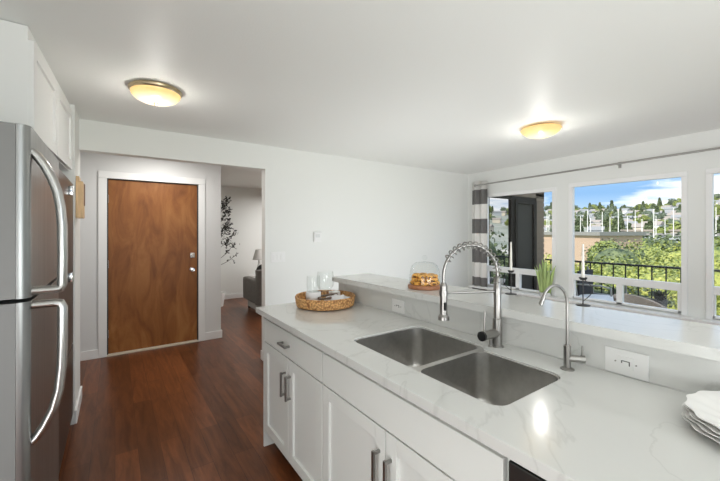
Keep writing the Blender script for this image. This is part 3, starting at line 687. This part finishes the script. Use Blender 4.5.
for lay, (nr, rr) in enumerate(((8, .066), (8, .062), (7, .056))):
    for i in range(nr+1):
        a = 2*PI*i/nr+lay*.45; q = cb+Vector((rr*math.cos(a), rr*math.sin(a), .0250+lay*.0205)) if i < nr else cb+Vector((0, 0, .0250+lay*.0205))
        if pastry is None:
            pastry = MB().lathe([(0, 0), (.020, 0), (.0245, .006), (.0245, .013), (.019, .019), (.008, .020), (0, .017)], n=20).build('pastry', 'cookie', smooth=True, local=True)
            tag(pastry, 'small golden round pastry with dark filling under the glass dome', 'pastry', 'golden pastries piled under the glass dome'); e_ = pastry
        else: e_ = pastry.copy(); C.objects.link(e_)
        e_.location = q; e_.rotation_euler = (0, 0, random.random()*6); k_ += 1

# plates at the near end
for i in range(4):
    p = Vector((1.318+.003*i, .105-.002*i, .911+.0095*i))
    pr = [(0, .002), (.10, 0), (.12, .004), (.155, .016), (.180, .021), (.181, .024), (.155, .020), (.12, .009), (.10, .006), (0, .007)]
    o = MB().lathe(pr, n=144, wave=.018, waves=16).build('plate', 'ceramic', smooth=True, local=True)
    o.location = p; o.rotation_euler = (0, 0, .12*i)
    tag(o, ('lowest scalloped white plate of the stack on the worktop', 'second scalloped white plate up from the worktop in the stack', 'third scalloped white plate up, just under the top one', 'topmost scalloped white plate of the stack by the backsplash')[i], 'plate', 'scalloped plates stacked by the backsplash')

# candle holders on the bar ledge
def candlestick(px, Xc, label, flip):
    a, b = ray(px); p = Vector((Xc, b/a*Xc, 1.08))
    t = thing('candlestick', label, 'candlestick', p)
    MB().lathe([(0, 0), (.030, 0), (.030, .003), (.004, .006), (.0025, .010), (.0025, .125), (0, .125)], p, n=20).build('stem', 'wire', t, smooth=True)
    f_ = -1 if flip else 1
    pts = [p+Vector((.03*math.sin(s_*PI)*f_*1.0, -.028*math.sin(s_*PI)*f_, .02+.105*s_)) for s_ in [i/14 for i in range(15)]]
    MB().tube(pts, .0018, n=6).build('wire_curl', 'wire', t, smooth=True)
    MB().lathe([(0, .118), (.012, .120), (.017, .128), (.017, .132), (.011, .132), (.011, .126), (0, .126)], p, n=20).build('cup', 'wire', t, smooth=True)
    c_ = MB().lathe([(0, .1265), (.0075, .1265), (.004, .285), (.002, .289), (0, .289)], p, n=16).build('taper_candle', 'candle', smooth=True)
    return c_
c_ = candlestick(511, 1.80, 'black wire candlestick on the ledge in front of the dark sliding door', True); tag(c_, 'ivory taper candle in the holder before the dark sliding door', 'candle', 'taper candles on the ledge')
c_ = candlestick(583, 1.805, 'black wire candlestick on the ledge at the edge of the middle window', False); tag(c_, 'ivory taper candle at the left edge of the middle window', 'candle', 'taper candles on the ledge')

# snake plant on the window sill
a, b = ray(545); q = Vector((4.722, b/a*4.722, ZS-.0145))
sp = thing('snake_plant', 'upright pale green snake plant in white pot on the window sill', 'plant', q)
MB().lathe([(0, 0), (.060, 0), (.070, .045), (.072, .05), (.066, .05), (.062, .042), (0, .040)], q, n=28).build('pot', 'ceramic', sp, smooth=True)
for i in range(17):
    a = i*2.4; r0 = .006+.048*(i/17); h = random.uniform(.28, .42) if i > 4 else random.uniform(.40, .49); lean = random.uniform(.03, .30)*(i/17+.15)
    d = Vector((math.cos(a)*.35, math.sin(a), 0)).normalized(); sd = Vector((-.25, 1, 0)).normalized(); V = []; Fs = []
    wd = random.uniform(.017, .026)
    for j in range(9):
        s_ = j/8; c0 = q+d*(r0*1.25+lean*h*s_*s_)+Vector((0, 0, .035+h*s_)); w_ = wd*(1-s_**3)*(.6+.8*min(s_*2, 1)*.6)
        V += [c0-sd*w_, c0+Vector((d.x*.006, d.y*.006, 0)), c0+sd*w_]
        if j: k0 = (j-1)*3; Fs += [(k0, k0+1, k0+4, k0+3), (k0+1, k0+2, k0+5, k0+4)]
    lf = MB().raw(V, Fs).build('leaf', 'leaf_snake', sp, smooth=True, angle=0); lf.modifiers.new('s', 'SOLIDIFY').thickness = .002

# ------------------------------------------------------------------ living room beyond
ac = thing('armchair', 'dark grey rounded armchair in the living room beyond the opening', 'armchair', (2.47, 6.0, 0))
MB().plate(rrect(1.96, 2.91, 5.80, 5.98, .08), [], .17, .76).box(1.96, 2.11, 5.85, 6.65, .17, .58, .05, 4).box(2.76, 2.91, 5.85, 6.65, .17, .58, .05, 4).build('back_and_arms', 'sofa', ac, smooth=True)
MB().box(2.09, 2.78, 5.95, 6.62, .28, .45, .04, 3).build('seat_cushion', 'sofa', ac, smooth=True)
MB().plate(rrect(2.02, 2.86, 5.84, 6.6, .08), [], .05, .17).build('plinth', 'sofa_base', ac)
for (x, y) in ((2.06, 5.88), (2.82, 5.88), (2.06, 6.55), (2.82, 6.55)): MB().cyl((x, y, 0), (x, y, .05), .02).build('leg', 'black', ac)
o = MB().ball((2.16, 6.10, .71), .13, (1, .45, 1), 16, 10).xf(Matrix.Identity(4)).build('cushion', 'pillow', smooth=True); tag(o, 'black throw cushion leaning on the grey armchair back', 'cushion')
xs, zs = Yp(259, 262, 7.1)
stb = thing('side_table', 'small pale side table behind the armchair', 'table', (xs, 7.1, 0))
MB().lathe([(0, 0), (.16, 0), (.16, .02), (.02, .03), (.02, .5), (.2, .51), (.2, .53), (0, .53)], (xs, 7.1, 0), n=28).build('pedestal', 'trim', stb, smooth=True)
lp = thing('table_lamp', 'table lamp with tapered linen shade behind the armchair', 'lamp', (xs, 7.1, .53))
MB().lathe([(0, .53), (.06, .53), (.06, .545), (.015, .56), (.05, .64), (.015, .80), (.008, .86), (0, .86)], (xs, 7.1, 0), n=20).build('base', 'ceramic', lp, smooth=True)
MB().lathe([(.13, .84), (.07, 1.05), (.067, 1.05), (.127, .84)], (xs, 7.1, 0), n=28).build('shade', 'shade', lp, smooth=True)
tr = thing('potted_tree', 'slim dark-leaved tree in a white pot behind the entry wall', 'potted tree', (1.60, 7.0, 0))
MB().lathe([(0, 0), (.10, 0), (.135, .26), (.125, .26), (.11, .23), (0, .23)], (1.60, 7.0, 0), n=24).build('pot', 'ceramic', tr, smooth=True)
stm = MB(); LV = []; LF = []
def leafq(c_, s_):
    d = Vector(rng.normal(size=3)).normalized(); u = d.cross(Vector(rng.normal(size=3))).normalized(); k0 = len(LV)
    LV.extend([c_-d*s_, c_+u*s_*.45, c_+d*s_, c_-u*s_*.45]); LF.append((k0, k0+1, k0+2, k0+3))
trunk = [Vector((1.60, 7.0, .2)), Vector((1.58, 7.0, .7)), Vector((1.55, 7.0, 1.2)), Vector((1.58, 7.0, 1.7)), Vector((1.62, 6.98, 2.15))]
stm.tube(trunk, .014, n=8)
for (p0, p1, nl) in (((1.58, 7, .85), (1.92, 6.98, 1.20), 26), ((1.585, 7, .75), (1.98, 6.98, 1.0), 12), ((1.56, 7, 1.05), (1.90, 6.95, 1.38), 30), ((1.55, 7, 1.2), (1.80, 6.95, 1.52), 60), ((1.56, 7, 1.35), (1.82, 7, 1.62), 60), ((1.57, 7, 1.5), (1.80, 7, 1.85), 60), ((1.6, 7, 1.7), (1.78, 7, 2.05), 60), ((1.55, 7, 1.2), (1.80, 6.95, 1.22), 30)):
    p0, p1 = Vector(p0), Vector(p1); mdp = (p0+p1)/2+Vector((0, 0, -.03)); stm.tube([p0, mdp, p1], .005, n=6)
    for i in range(nl): s_ = .45+.6*random.random(); leafq(p0.lerp(p1, s_)+Vector(rng.normal(size=3))*.035, random.uniform(.022, .042))
stm.build('trunk', 'stem', tr); MB().raw(LV, LF).build('leaves', 'leaf_dark', tr)

# ------------------------------------------------------------------ balcony
struct(MB().box(4.95, 7.08, -1.6, 3.6, -.2, -.02), 'floor_balcony', 'deck')
wy = 3.60
w = MB().box(4.95, 5.12, wy, wy+.14, -.2, 3.0).box(4.95, 6.95, wy, wy+.14, 2.06, 3.0).box(6.66, 6.95, wy, wy+.14, -.2, 2.06).box(6.83, 6.95, wy+.14, 7, -.2, 3.0)
for i in range(30): w.box(6.66, 6.965, wy-.012, wy+.01, -.1+i*.1, -.015+i*.1)
for i in range(9): w.box(4.95, 6.965, wy-.012, wy+.01, 2.07+i*.1, 2.155+i*.1)
struct(w, 'wall_balcony', 'siding')
sd_ = MB().box(5.12, 5.17, wy-.02, wy+.05, 0, 2.06).box(5.12, 6.66, wy-.02, wy+.05, 2.0, 2.06).box(5.12, 6.66, wy-.02, wy+.05, -.02, .05).box(6.60, 6.66, wy-.02, wy+.05, 0, 2.06).box(5.80, 5.93, wy-.03, wy+.05, 0, 2.06)
sdo = struct(sd_, 'door_2', 'dark_frame')
MB().box(5.17, 5.80, wy, wy+.012, .05, 2.0).build('glass_pane', 'mirror_glass', sdo)
MB().box(5.93, 6.60, wy-.01, wy, .05, 2.0).build('insect_screen', 'screen', sdo)
MB().box(6.53, 6.62, wy-.05, wy-.012, .03, 2.0).box(5.91, 5.98, wy-.05, wy-.012, .03, 2.0).box(5.98, 6.53, wy-.05, wy-.012, 1.93, 2.0).box(5.98, 6.53, wy-.05, wy-.012, .03, .12).build('screen_frame', 'dark_frame', sdo)
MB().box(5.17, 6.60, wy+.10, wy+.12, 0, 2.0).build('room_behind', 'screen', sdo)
rl = thing('balcony_railing', 'black metal balcony railing with slim upright balusters', 'railing', (6.95, 1.0, 0))
MB().box(6.925, 6.975, -1.5, 3.55, .855, .885, .004).build('top_rail', 'railing', rl)
MB().box(6.935, 6.965, -1.5, 3.55, .10, .13).build('bottom_rail', 'railing', rl)
y = -1.42; i = 0
while y < 3.5:
    MB().box(6.942, 6.958, y-.008, y+.008, .12, .86).build('baluster', 'railing', rl)
    y += .174; i += 1
# patio furniture
pc = thing('patio_chair', 'dark sling patio chair with pale arms facing the table on the balcony', 'chair', (6.2, 2.35, -.02))
MB().box(5.95, 6.45, 2.52, 2.55, .35, .80).build('backrest', 'sling', pc)
MB().box(5.95, 6.45, 2.08, 2.53, .36, .385).build('seat', 'sling', pc)
for x in (5.92, 6.48):
    MB().tube([(x, 2.62, .84), (x, 2.53, .40), (x, 2.48, -.02)], .014).build('rear_leg', 'patio_metal', pc)
    MB().tube([(x, 2.54, .60), (x, 2.2, .61), (x, 2.08, .59), (x, 2.07, .3), (x, 2.1, -.02)], .014).build('front_leg', 'patio_metal', pc)
    MB().tube([(x, 2.52, .40), (x, 2.07, .40)], .014).build('side_rail', 'patio_metal', pc)
tbm = thing('patio_table', 'round white-topped low patio table beside the dark sling chair', 'table', (5.70, 2.10, -.02))
MB().lathe([(0, .455), (.29, .455), (.30, .465), (.29, .478), (0, .478)], (5.70, 2.10, 0), n=40).build('table_top', 'bowl', tbm, smooth=True)
for k_ in range(3):
    a = k_*2*PI/3+.3; MB().tube([(5.70+.06*math.cos(a), 2.1+.06*math.sin(a), .456), (5.70+.22*math.cos(a), 2.1+.22*math.sin(a), -.02)], .012).build('leg', 'bowl', tbm)
tub = thing('tub_chair', 'tan rattan tub chair with curved back outside the middle window', 'chair', (5.38, 1.52, -.02))
cc = Vector((5.38, 1.52, 0)); V = []; Fs = []; n_ = 40
for i in range(n_+1):
    a = -PI*.25+i/n_*PI*1.5+0; h = .36+.24*math.sin(min(1, i/n_)*PI)**.6 if 0 < i < n_ else .36
    for r, z in ((.26, .02), (.33, h), (.30, h+.012), (.27, h)): V.append((cc.x+r*math.cos(a), cc.y+r*math.sin(a), z))
    if i: k0 = (i-1)*4; Fs += [(k0, k0+1, k0+5, k0+4), (k0+1, k0+2, k0+6, k0+5), (k0+2, k0+3, k0+7, k0+6), (k0+3, k0, k0+4, k0+7)]
MB().raw(V, Fs).build('shell', 'rattan', tub, smooth=True)
MB().lathe([(0, .30), (.24, .30), (.25, .34), (.22, .37), (0, .375)], cc, n=30).build('seat_cushion', 'sofa_base', tub, smooth=True)
for k_ in range(4):
    a = k_*PI/2+PI/4; MB().cyl((cc.x+.2*math.cos(a), cc.y+.2*math.sin(a), -.02), (cc.x+.2*math.cos(a), cc.y+.2*math.sin(a), .3), .012).build('leg', 'black', tub)

pp = thing('planter', 'dark grey planter with a leafy plant by the railing', 'planter', (6.6, 1.695, -.02))
MB().lathe([(0, 0), (.06, 0), (.085, .44), (.075, .44), (.07, .40), (0, .40)], (6.6, 1.695, -.02), n=24).build('pot', 'pot_grey', pp, smooth=True)
V = []; Fs = []
for i in range(46):
    d = Vector((rng.normal(), rng.normal(), abs(rng.normal())+.5)).normalized(); c0 = Vector((6.6, 1.695, .38)); u = d.cross(Vector((0, 0, 1))).normalized(); l_ = random.uniform(.12, .24); k0 = len(V)
    V += [c0, c0+d*l_*.6+u*.02, c0+d*l_, c0+d*l_*.6-u*.02]; Fs.append((k0, k0+1, k0+2, k0+3))
MB().raw(V, Fs).build('leaves', 'leaf_dark', pp)
a, b = ray(501); q = Vector((5.35, b/a*5.35, -.02))
pb = thing('bowl_planter', 'small white bowl on a slim stand outside the striped curtain window', 'planter', q)
MB().lathe([(0, 0), (.10, 0), (.10, .01), (.012, .02), (.012, .545), (0, .545)], q, n=20).build('stand', 'patio_metal', pb, smooth=True)
MB().lathe([(0, .545), (.03, .545), (.066, .60), (.07, .64), (.062, .64), (.055, .60), (0, .56)], q, n=24).build('bowl', 'bowl', pb, smooth=True)

# ------------------------------------------------------------------ vegetation
def leaves(center, blobs, n, size):
    """leaf quads spread over a set of blobs; blobs: (offset, radii)"""
    cs = []; 
    per = max(1, n//len(blobs)); V = np.zeros((0, 3))
    for off, rad in blobs:
        d = rng.normal(size=(per, 3)); d /= np.linalg.norm(d, axis=1)[:, None]; rr = rng.uniform(.72, 1.05, size=(per, 1))
        c = np.array(off)+d*rr*np.array(rad); t = rng.normal(size=(per, 3)); nrm = d*1.0+rng.normal(size=(per, 3))*.55
        t -= nrm*(t*nrm).sum(1)[:, None]/(nrm*nrm).sum(1)[:, None]; t /= np.linalg.norm(t, axis=1)[:, None]
        b = np.cross(nrm, t); b /= np.linalg.norm(b, axis=1)[:, None]; s_ = size*rng.uniform(.6, 1.3, size=(per, 1))
        q = np.stack([c-t*s_, c+b*s_*.6, c+t*s_, c-b*s_*.6], 1).reshape(-1, 3); V = np.concatenate([V, q])
    return V+np.array(center)
def tree(name, label, x, y, z0, blobs, n, size, mt, trunk_h=None, group=None, cat='tree'):
    t = thing(name, label, cat, (x, y, z0), 0, group)
    V = leaves((0, 0, 0), blobs, n, size); F_ = [(4*i, 4*i+1, 4*i+2, 4*i+3) for i in range(len(V)//4)]
    m = MB()
    for off, rad in blobs: m.ball(off, .66, rad, 14, 9)
    nb = len(m.bm.verts); me = bpy.data.meshes.new('crown'); m.bm.to_mesh(me); m.bm.free()
    bv_ = [tuple(v.co) for v in me.vertices]; bf = [tuple(p.vertices) for p in me.polygons]; bpy.data.meshes.remove(me)
    me = bpy.data.meshes.new('crown'); me.from_pydata(bv_+[tuple(v) for v in V], [], bf+[tuple(k+nb for k in f) for f in F_]); me.materials.append(M[mt])
    o = bpy.data.objects.new('crown', me); C.objects.link(o); o.parent = t
    if trunk_h: MB().cyl((0, 0, 0), (0, 0, trunk_h), .12*max(rad[0] for _, rad in blobs), .05*max(rad[0] for _, rad in blobs), 8).build('trunk', 'bark', t, local=True)
    return t
def at(px, d, py=None):
    a, b = ray(px); p = [a*d, b*d]
    if py is not None: p.append(H-(py-231)*d/F)
    return p
GZ = -6.0
def blobset(R_, Hh, k=6):
    out = [((0, 0, Hh-R_*.75), (R_*.8, R_*.8, R_*.75))]
    for i in range(k):
        a = 2*PI*i/k+random.random(); out.append(((R_*.55*math.cos(a), R_*.55*math.sin(a), Hh-R_*random.uniform(.95, 1.5)), (R_*random.uniform(.42, .6),)*2+(R_*random.uniform(.4, .55),)))
    return out
struct(MB().quad((7.3, -60, GZ), (120, -160, GZ-2), (120, 160, GZ-2), (7.3, 60, GZ)), 'ground', 'grass')
near = [(590, 10.5, 262, 1.3, 'f_bright'), (620, 11.5, 264, 1.4, 'f_mid'), (655, 10.0, 263, 1.2, 'f_bright'), (690, 11.0, 262, 1.4, 'f_mid'), (722, 10.2, 258, 1.3, 'f_bright'), (765, 11, 262, 1.5, 'f_mid'), (556, 13, 256, 1.3, 'f_bright'), (535, 14, 262, 1.6, 'f_mid')]
nl = ['bright yellow-green bush just outside the railing, behind the dark patio chair', 'soft green bush outside the railing behind the round patio table', 'bright yellow-green bush outside the railing behind the grey planter', 'soft green bush behind the window pillar, outside the railing', 'bright yellow-green bush outside the narrow right window', 'soft green bush past the right edge of the right window', 'bright bush seen between the snake plant and the window frame', 'soft green bush behind the end of the balcony wall']
for (px, d, py, R_, mt), lb in zip(near, nl):
    p = at(px, d, py); hh = p[2]-GZ; tree('bush', lb, p[0], p[1], GZ, blobset(R_, hh, 7)+[((0, 0, hh-R_*2.6), (R_*.9, R_*.9, R_*1.3))], 9000, .06, mt, max(.5, hh-R_*3.2), cat='bush')
tree('shade_mass', 'dark added hedge just outside the balcony railing behind the dark patio chair', 7.7, 3.6, -3.0, [((0, y_, 2.9), (.45, .6, .6)) for y_ in (-1.3, -.7, -.1, .5, 1.1, 1.7)]+[((0, y_, 1.6), (.5, .7, 1.2)) for y_ in (-1.2, -.2, .8, 1.6)], 9000, .05, 'f_dark', cat='shade_mass')  # leafy mass added to stand in for deep shadow below the railing
midt = [(563, 26, 262, 3.0, 'f_dark'), (616, 24, 238, 2.7, 'f_dark'), (633, 30, 242, 3.2, 'f_bright'), (650, 27, 238, 2.6, 'f_mid'), (676, 24, 241, 2.9, 'f_bright'), (706, 26, 236, 3.2, 'f_mid'), (730, 23, 234, 2.9, 'f_mid'), (548, 24, 254, 2.4, 'f_bright'), (588, 20, 260, 2.2, 'f_bright'), (618, 18, 255, 2.0, 'f_mid'), (664, 18, 254, 2.2, 'f_mid'), (760, 22, 238, 3, 'f_dark')]
ml = ['dark round tree beside the peach building', 'leafy green tree hiding the right end of the peach building', 'yellow-green broad tree in the middle of the view', 'mid green tree right of the view centre', 'yellow-green tree by the window pillar', 'mid green tree hidden behind the window pillar', 'tall mid green tree in the narrow right window', 'yellow-green tree below the peach wall, by the snake plant', 'yellow-green low tree in front of the peach building', 'mid green low tree in front of the broad yellow-green one', 'mid green low tree behind the grey planter', 'dark tree at the far right of the view']
for (px, d, py, R_, mt), lb in zip(midt, ml):
    p = at(px, d, py); hh = p[2]-GZ; tree('tree', lb, p[0], p[1], GZ, blobset(R_, hh, 9), 11000, .10, mt, max(1, hh-R_*1.2))
fart = [(642, 75, 232, 4.6, 'f_dark'), (618, 80, 233, 3.6, 'f_mid'), (664, 78, 234, 4.2, 'f_dark'), (690, 80, 232, 4.5, 'f_hill'), (722, 70, 229, 5, 'f_dark'), (606, 60, 240, 2.5, 'f_mid')]
fl = ['dark conifer-like tree rising behind the yellow-green crowns', 'greyish green tree behind the peach building roof', 'dark broad tree near the window pillar, far behind', 'blue-green distant tree behind the pillar', 'large dark distant tree in the narrow right window', 'small distant green tree at the peach building corner']
for (px, d, py, R_, mt), lb in zip(fart, fl):
    p = at(px, d, py); hh = p[2]-GZ; tree('tree', lb, p[0], p[1], GZ, blobset(R_, hh, 8), 2600, .45, mt, max(1, hh-R_*1.2))

# trees mirrored in the sliding door glass stand down the same valley
for i, (an, d, top, R_, mt) in enumerate(((-30, 22, 1.2, 3.2, 'f_mid'), (-34, 18, .3, 2.8, 'f_bright'), (-38, 25, 2.4, 3.4, 'f_dark'), (-26, 26, 2.0, 3.4, 'f_dark'))):
    a = math.radians(an); hh = top-GZ; tree('tree', ('mid green tree mirrored in the sliding door glass', 'yellow-green tree mirrored low in the sliding door glass', 'dark tree mirrored at the side of the door glass', 'dark tree mirrored near the door stile')[i], d*math.cos(a), d*math.sin(a)+1, GZ, blobset(R_, hh, 8), 4000, .2, mt, hh-R_)

# peach building and long roofs
p0 = at(538, 82); p1 = at(600, 66)
def building(name, label, p0, p1, z0, z1, depth, wallm, roofm, cat='building', nwin=0, roofh=.5, group=None):
    a = Vector((p0[0], p0[1], 0)); b = Vector((p1[0], p1[1], 0)); u = (b-a); l = u.length; u.normalize(); n_ = Vector((u.y, -u.x, 0))
    if n_.dot(a) < 0: n_ = -n_
    t = thing(name, label, cat, (a.x, a.y, z0), math.atan2(u.y, u.x), group)
    sgn = 1 if Vector((-u.y, u.x, 0)).dot(n_) > 0 else -1
    MB().box(0, l, 0, sgn*depth, 0, z1-z0).build('wall', wallm, t, local=True)
    MB().box(-.4, l+.4, -sgn*.5, sgn*(depth+.4), z1-z0, z1-z0+roofh).build('roof', roofm, t, local=True)
    for i in range(nwin):
        xx = l*(i+.5)/nwin; MB().box(xx-l/nwin*.25, xx+l/nwin*.25, -sgn*.03, sgn*.05, (z1-z0)*.45, (z1-z0)*.75).build('window', 'win_dark', t, local=True)
    return t
building('flat_roof_building', 'peach-walled flat-roofed building among the trees', p0, p1, GZ-1, .55, 10, 'peach', 'flatroof', nwin=0, roofh=.7)
building('long_shed', 'long grey-roofed boathouse stretching below the hillside', at(556, 150), at(735, 112), GZ, -.3, 12, 'h_grey', 'flatroof', nwin=0, roofh=.9)
building('pier_shed', 'low brown-roofed pier shed behind the masts', at(610, 170), at(720, 140), GZ, 1.3, 12, 'h_beige', 'roof_brown', nwin=0, roofh=.8)

# masts
i = 0
for px, py in ((574, 212), (580.5, 216), (587.5, 210), (590.5, 218), (602.3, 212), (610, 217), (618.3, 209), (627.5, 216), (635.2, 210), (642, 219), (653.8, 209), (656, 216), (665, 219), (673.5, 208), (549, 214), (716, 207), (721, 212), (547, 210)):
    d = 100+random.random()*20; p = at(px, d, py)
    t = thing('mast', 'thin pale boat mast rising above the marina', 'mast', (p[0], p[1], -3.5), 0, 'boat masts in the marina')
    MB().cyl((0, 0, 0), (0, 0, p[2]+3.5), .13, .09, 8).build('pole', 'mast', t, local=True)

# the hill
def hz(r, an):
    s_ = min(1, max(0, (r-190)/330)); ridge = 27+5*math.sin(an*7+1)+3*math.sin(an*17)
    return -4+s_**1.1*(ridge+4)
V = []; Fs = []; A = [math.radians(a) for a in range(-52, 56, 2)]; Rr = [105, 150, 190, 230, 280, 330, 380, 430, 480, 520, 700]
for a in A:
    for r in Rr: V.append((r*math.cos(a), r*math.sin(a), hz(r, a)))
nr = len(Rr)
for i in range(len(A)-1):
    for j in range(nr-1): Fs.append((i*nr+j, i*nr+j+1, (i+1)*nr+j+1, (i+1)*nr+j))
o = MB().raw(V, Fs).build('hillside', 'ground', smooth=True, angle=0); o['kind'] = 'structure'
# one of each kind, copied up the slope
def mkhouse(wallm, roofm, label):
    t = thing('house', label, 'house', (0, 0, -500), 0, 'houses on the hillside, '+label.split()[0])
    MB().box(-5, 5, -4, 4, -3, 4.2).build('wall', wallm, t, local=True)
    MB().raw([(-5.5, -4.6, 4.2), (5.5, -4.6, 4.2), (5.5, 4.6, 4.2), (-5.5, 4.6, 4.2), (-5.5, 0, 6.8), (5.5, 0, 6.8)], [(0, 1, 5, 4), (3, 4, 5, 2), (0, 4, 3), (1, 2, 5), (0, 3, 2, 1)]).build('roof', roofm, t, local=True)
    for k_ in (-3, 0, 3): MB().box(k_-.8, k_+.8, -4.06, -3.9, 1, 2.8).build('window', 'win_dark', t, local=True)
    return t
protos = [mkhouse('h_white', 'roof', 'white gabled house among trees on the distant hillside'), mkhouse('h_beige', 'roof_brown', 'beige brown-roofed house among trees on the distant hillside'), mkhouse('h_grey', 'roof', 'grey gabled house among trees on the distant hillside'), mkhouse('h_white', 'roof_brown', 'cream brown-roofed house among trees on the distant hillside')]
used = set()
def put(protolist, r, an, rz, s_=1):
    k_ = random.randrange(len(protolist)); pr_ = protolist[k_]; loc = (r*math.cos(an), r*math.sin(an), hz(r, an))
    key = id(pr_)
    if key not in used: used.add(key); pr_.location = loc; pr_.rotation_euler = (0, 0, rz); o = pr_
    else: o = copy_thing(pr_, loc, rz)
    o.scale = (s_,)*3
    return o
taken = []
def spot(rlo, rhi, azs, rad, tries=60):
    for _ in range(tries):
        r = random.uniform(rlo, rhi); an = math.radians(random.uniform(*azs)); x, y = r*math.cos(an), r*math.sin(an)
        if all((x-a)**2+(y-b)**2 > (rad+c)**2 for a, b, c in taken):
            taken.append((x, y, rad)); return r, an
    return None
AZ = ((11, 29), (11, 29), (11, 29), (11, 29), (11, 29), (11, 29), (-38, -28), (8, 12))
for i in range(165):
    s_ = random.uniform(.5, .85); q = spot(218, 500, AZ[i % 8], 6.6*s_)
    if q: put(protos, q[0], q[1], q[1]+PI/2+random.uniform(-.5, .5), s_)
def mkhtree(label, blobs, mt, grp):
    return tree('tree', label, 0, 0, -500, blobs, 500, 1.1, mt, 3.0, grp)
ht = [mkhtree('round deep green tree on the distant hillside', blobset(4, 9, 4), 'f_hill', 'round trees on the hillside'),
      mkhtree('pale green spreading tree on the distant hillside', blobset(4.4, 8, 4), 'f_mid', 'pale trees on the hillside'),
      mkhtree('narrow dark conifer on the distant hillside', [((0, 0, 3.2), (2.3, 2.3, 3)), ((0, 0, 6.5), (1.7, 1.7, 3)), ((0, 0, 9.5), (.9, .9, 2.6))], 'f_dark', 'conifers on the hillside')]
for i in range(250):
    top = i < 80; s_ = random.uniform(.6, 1.1)*(1.15 if top else .85); q = spot(485 if top else 190, 522 if top else 490, AZ[i % 8], 4.6*s_)
    if q: put(ht, q[0], q[1], random.random()*6, s_)
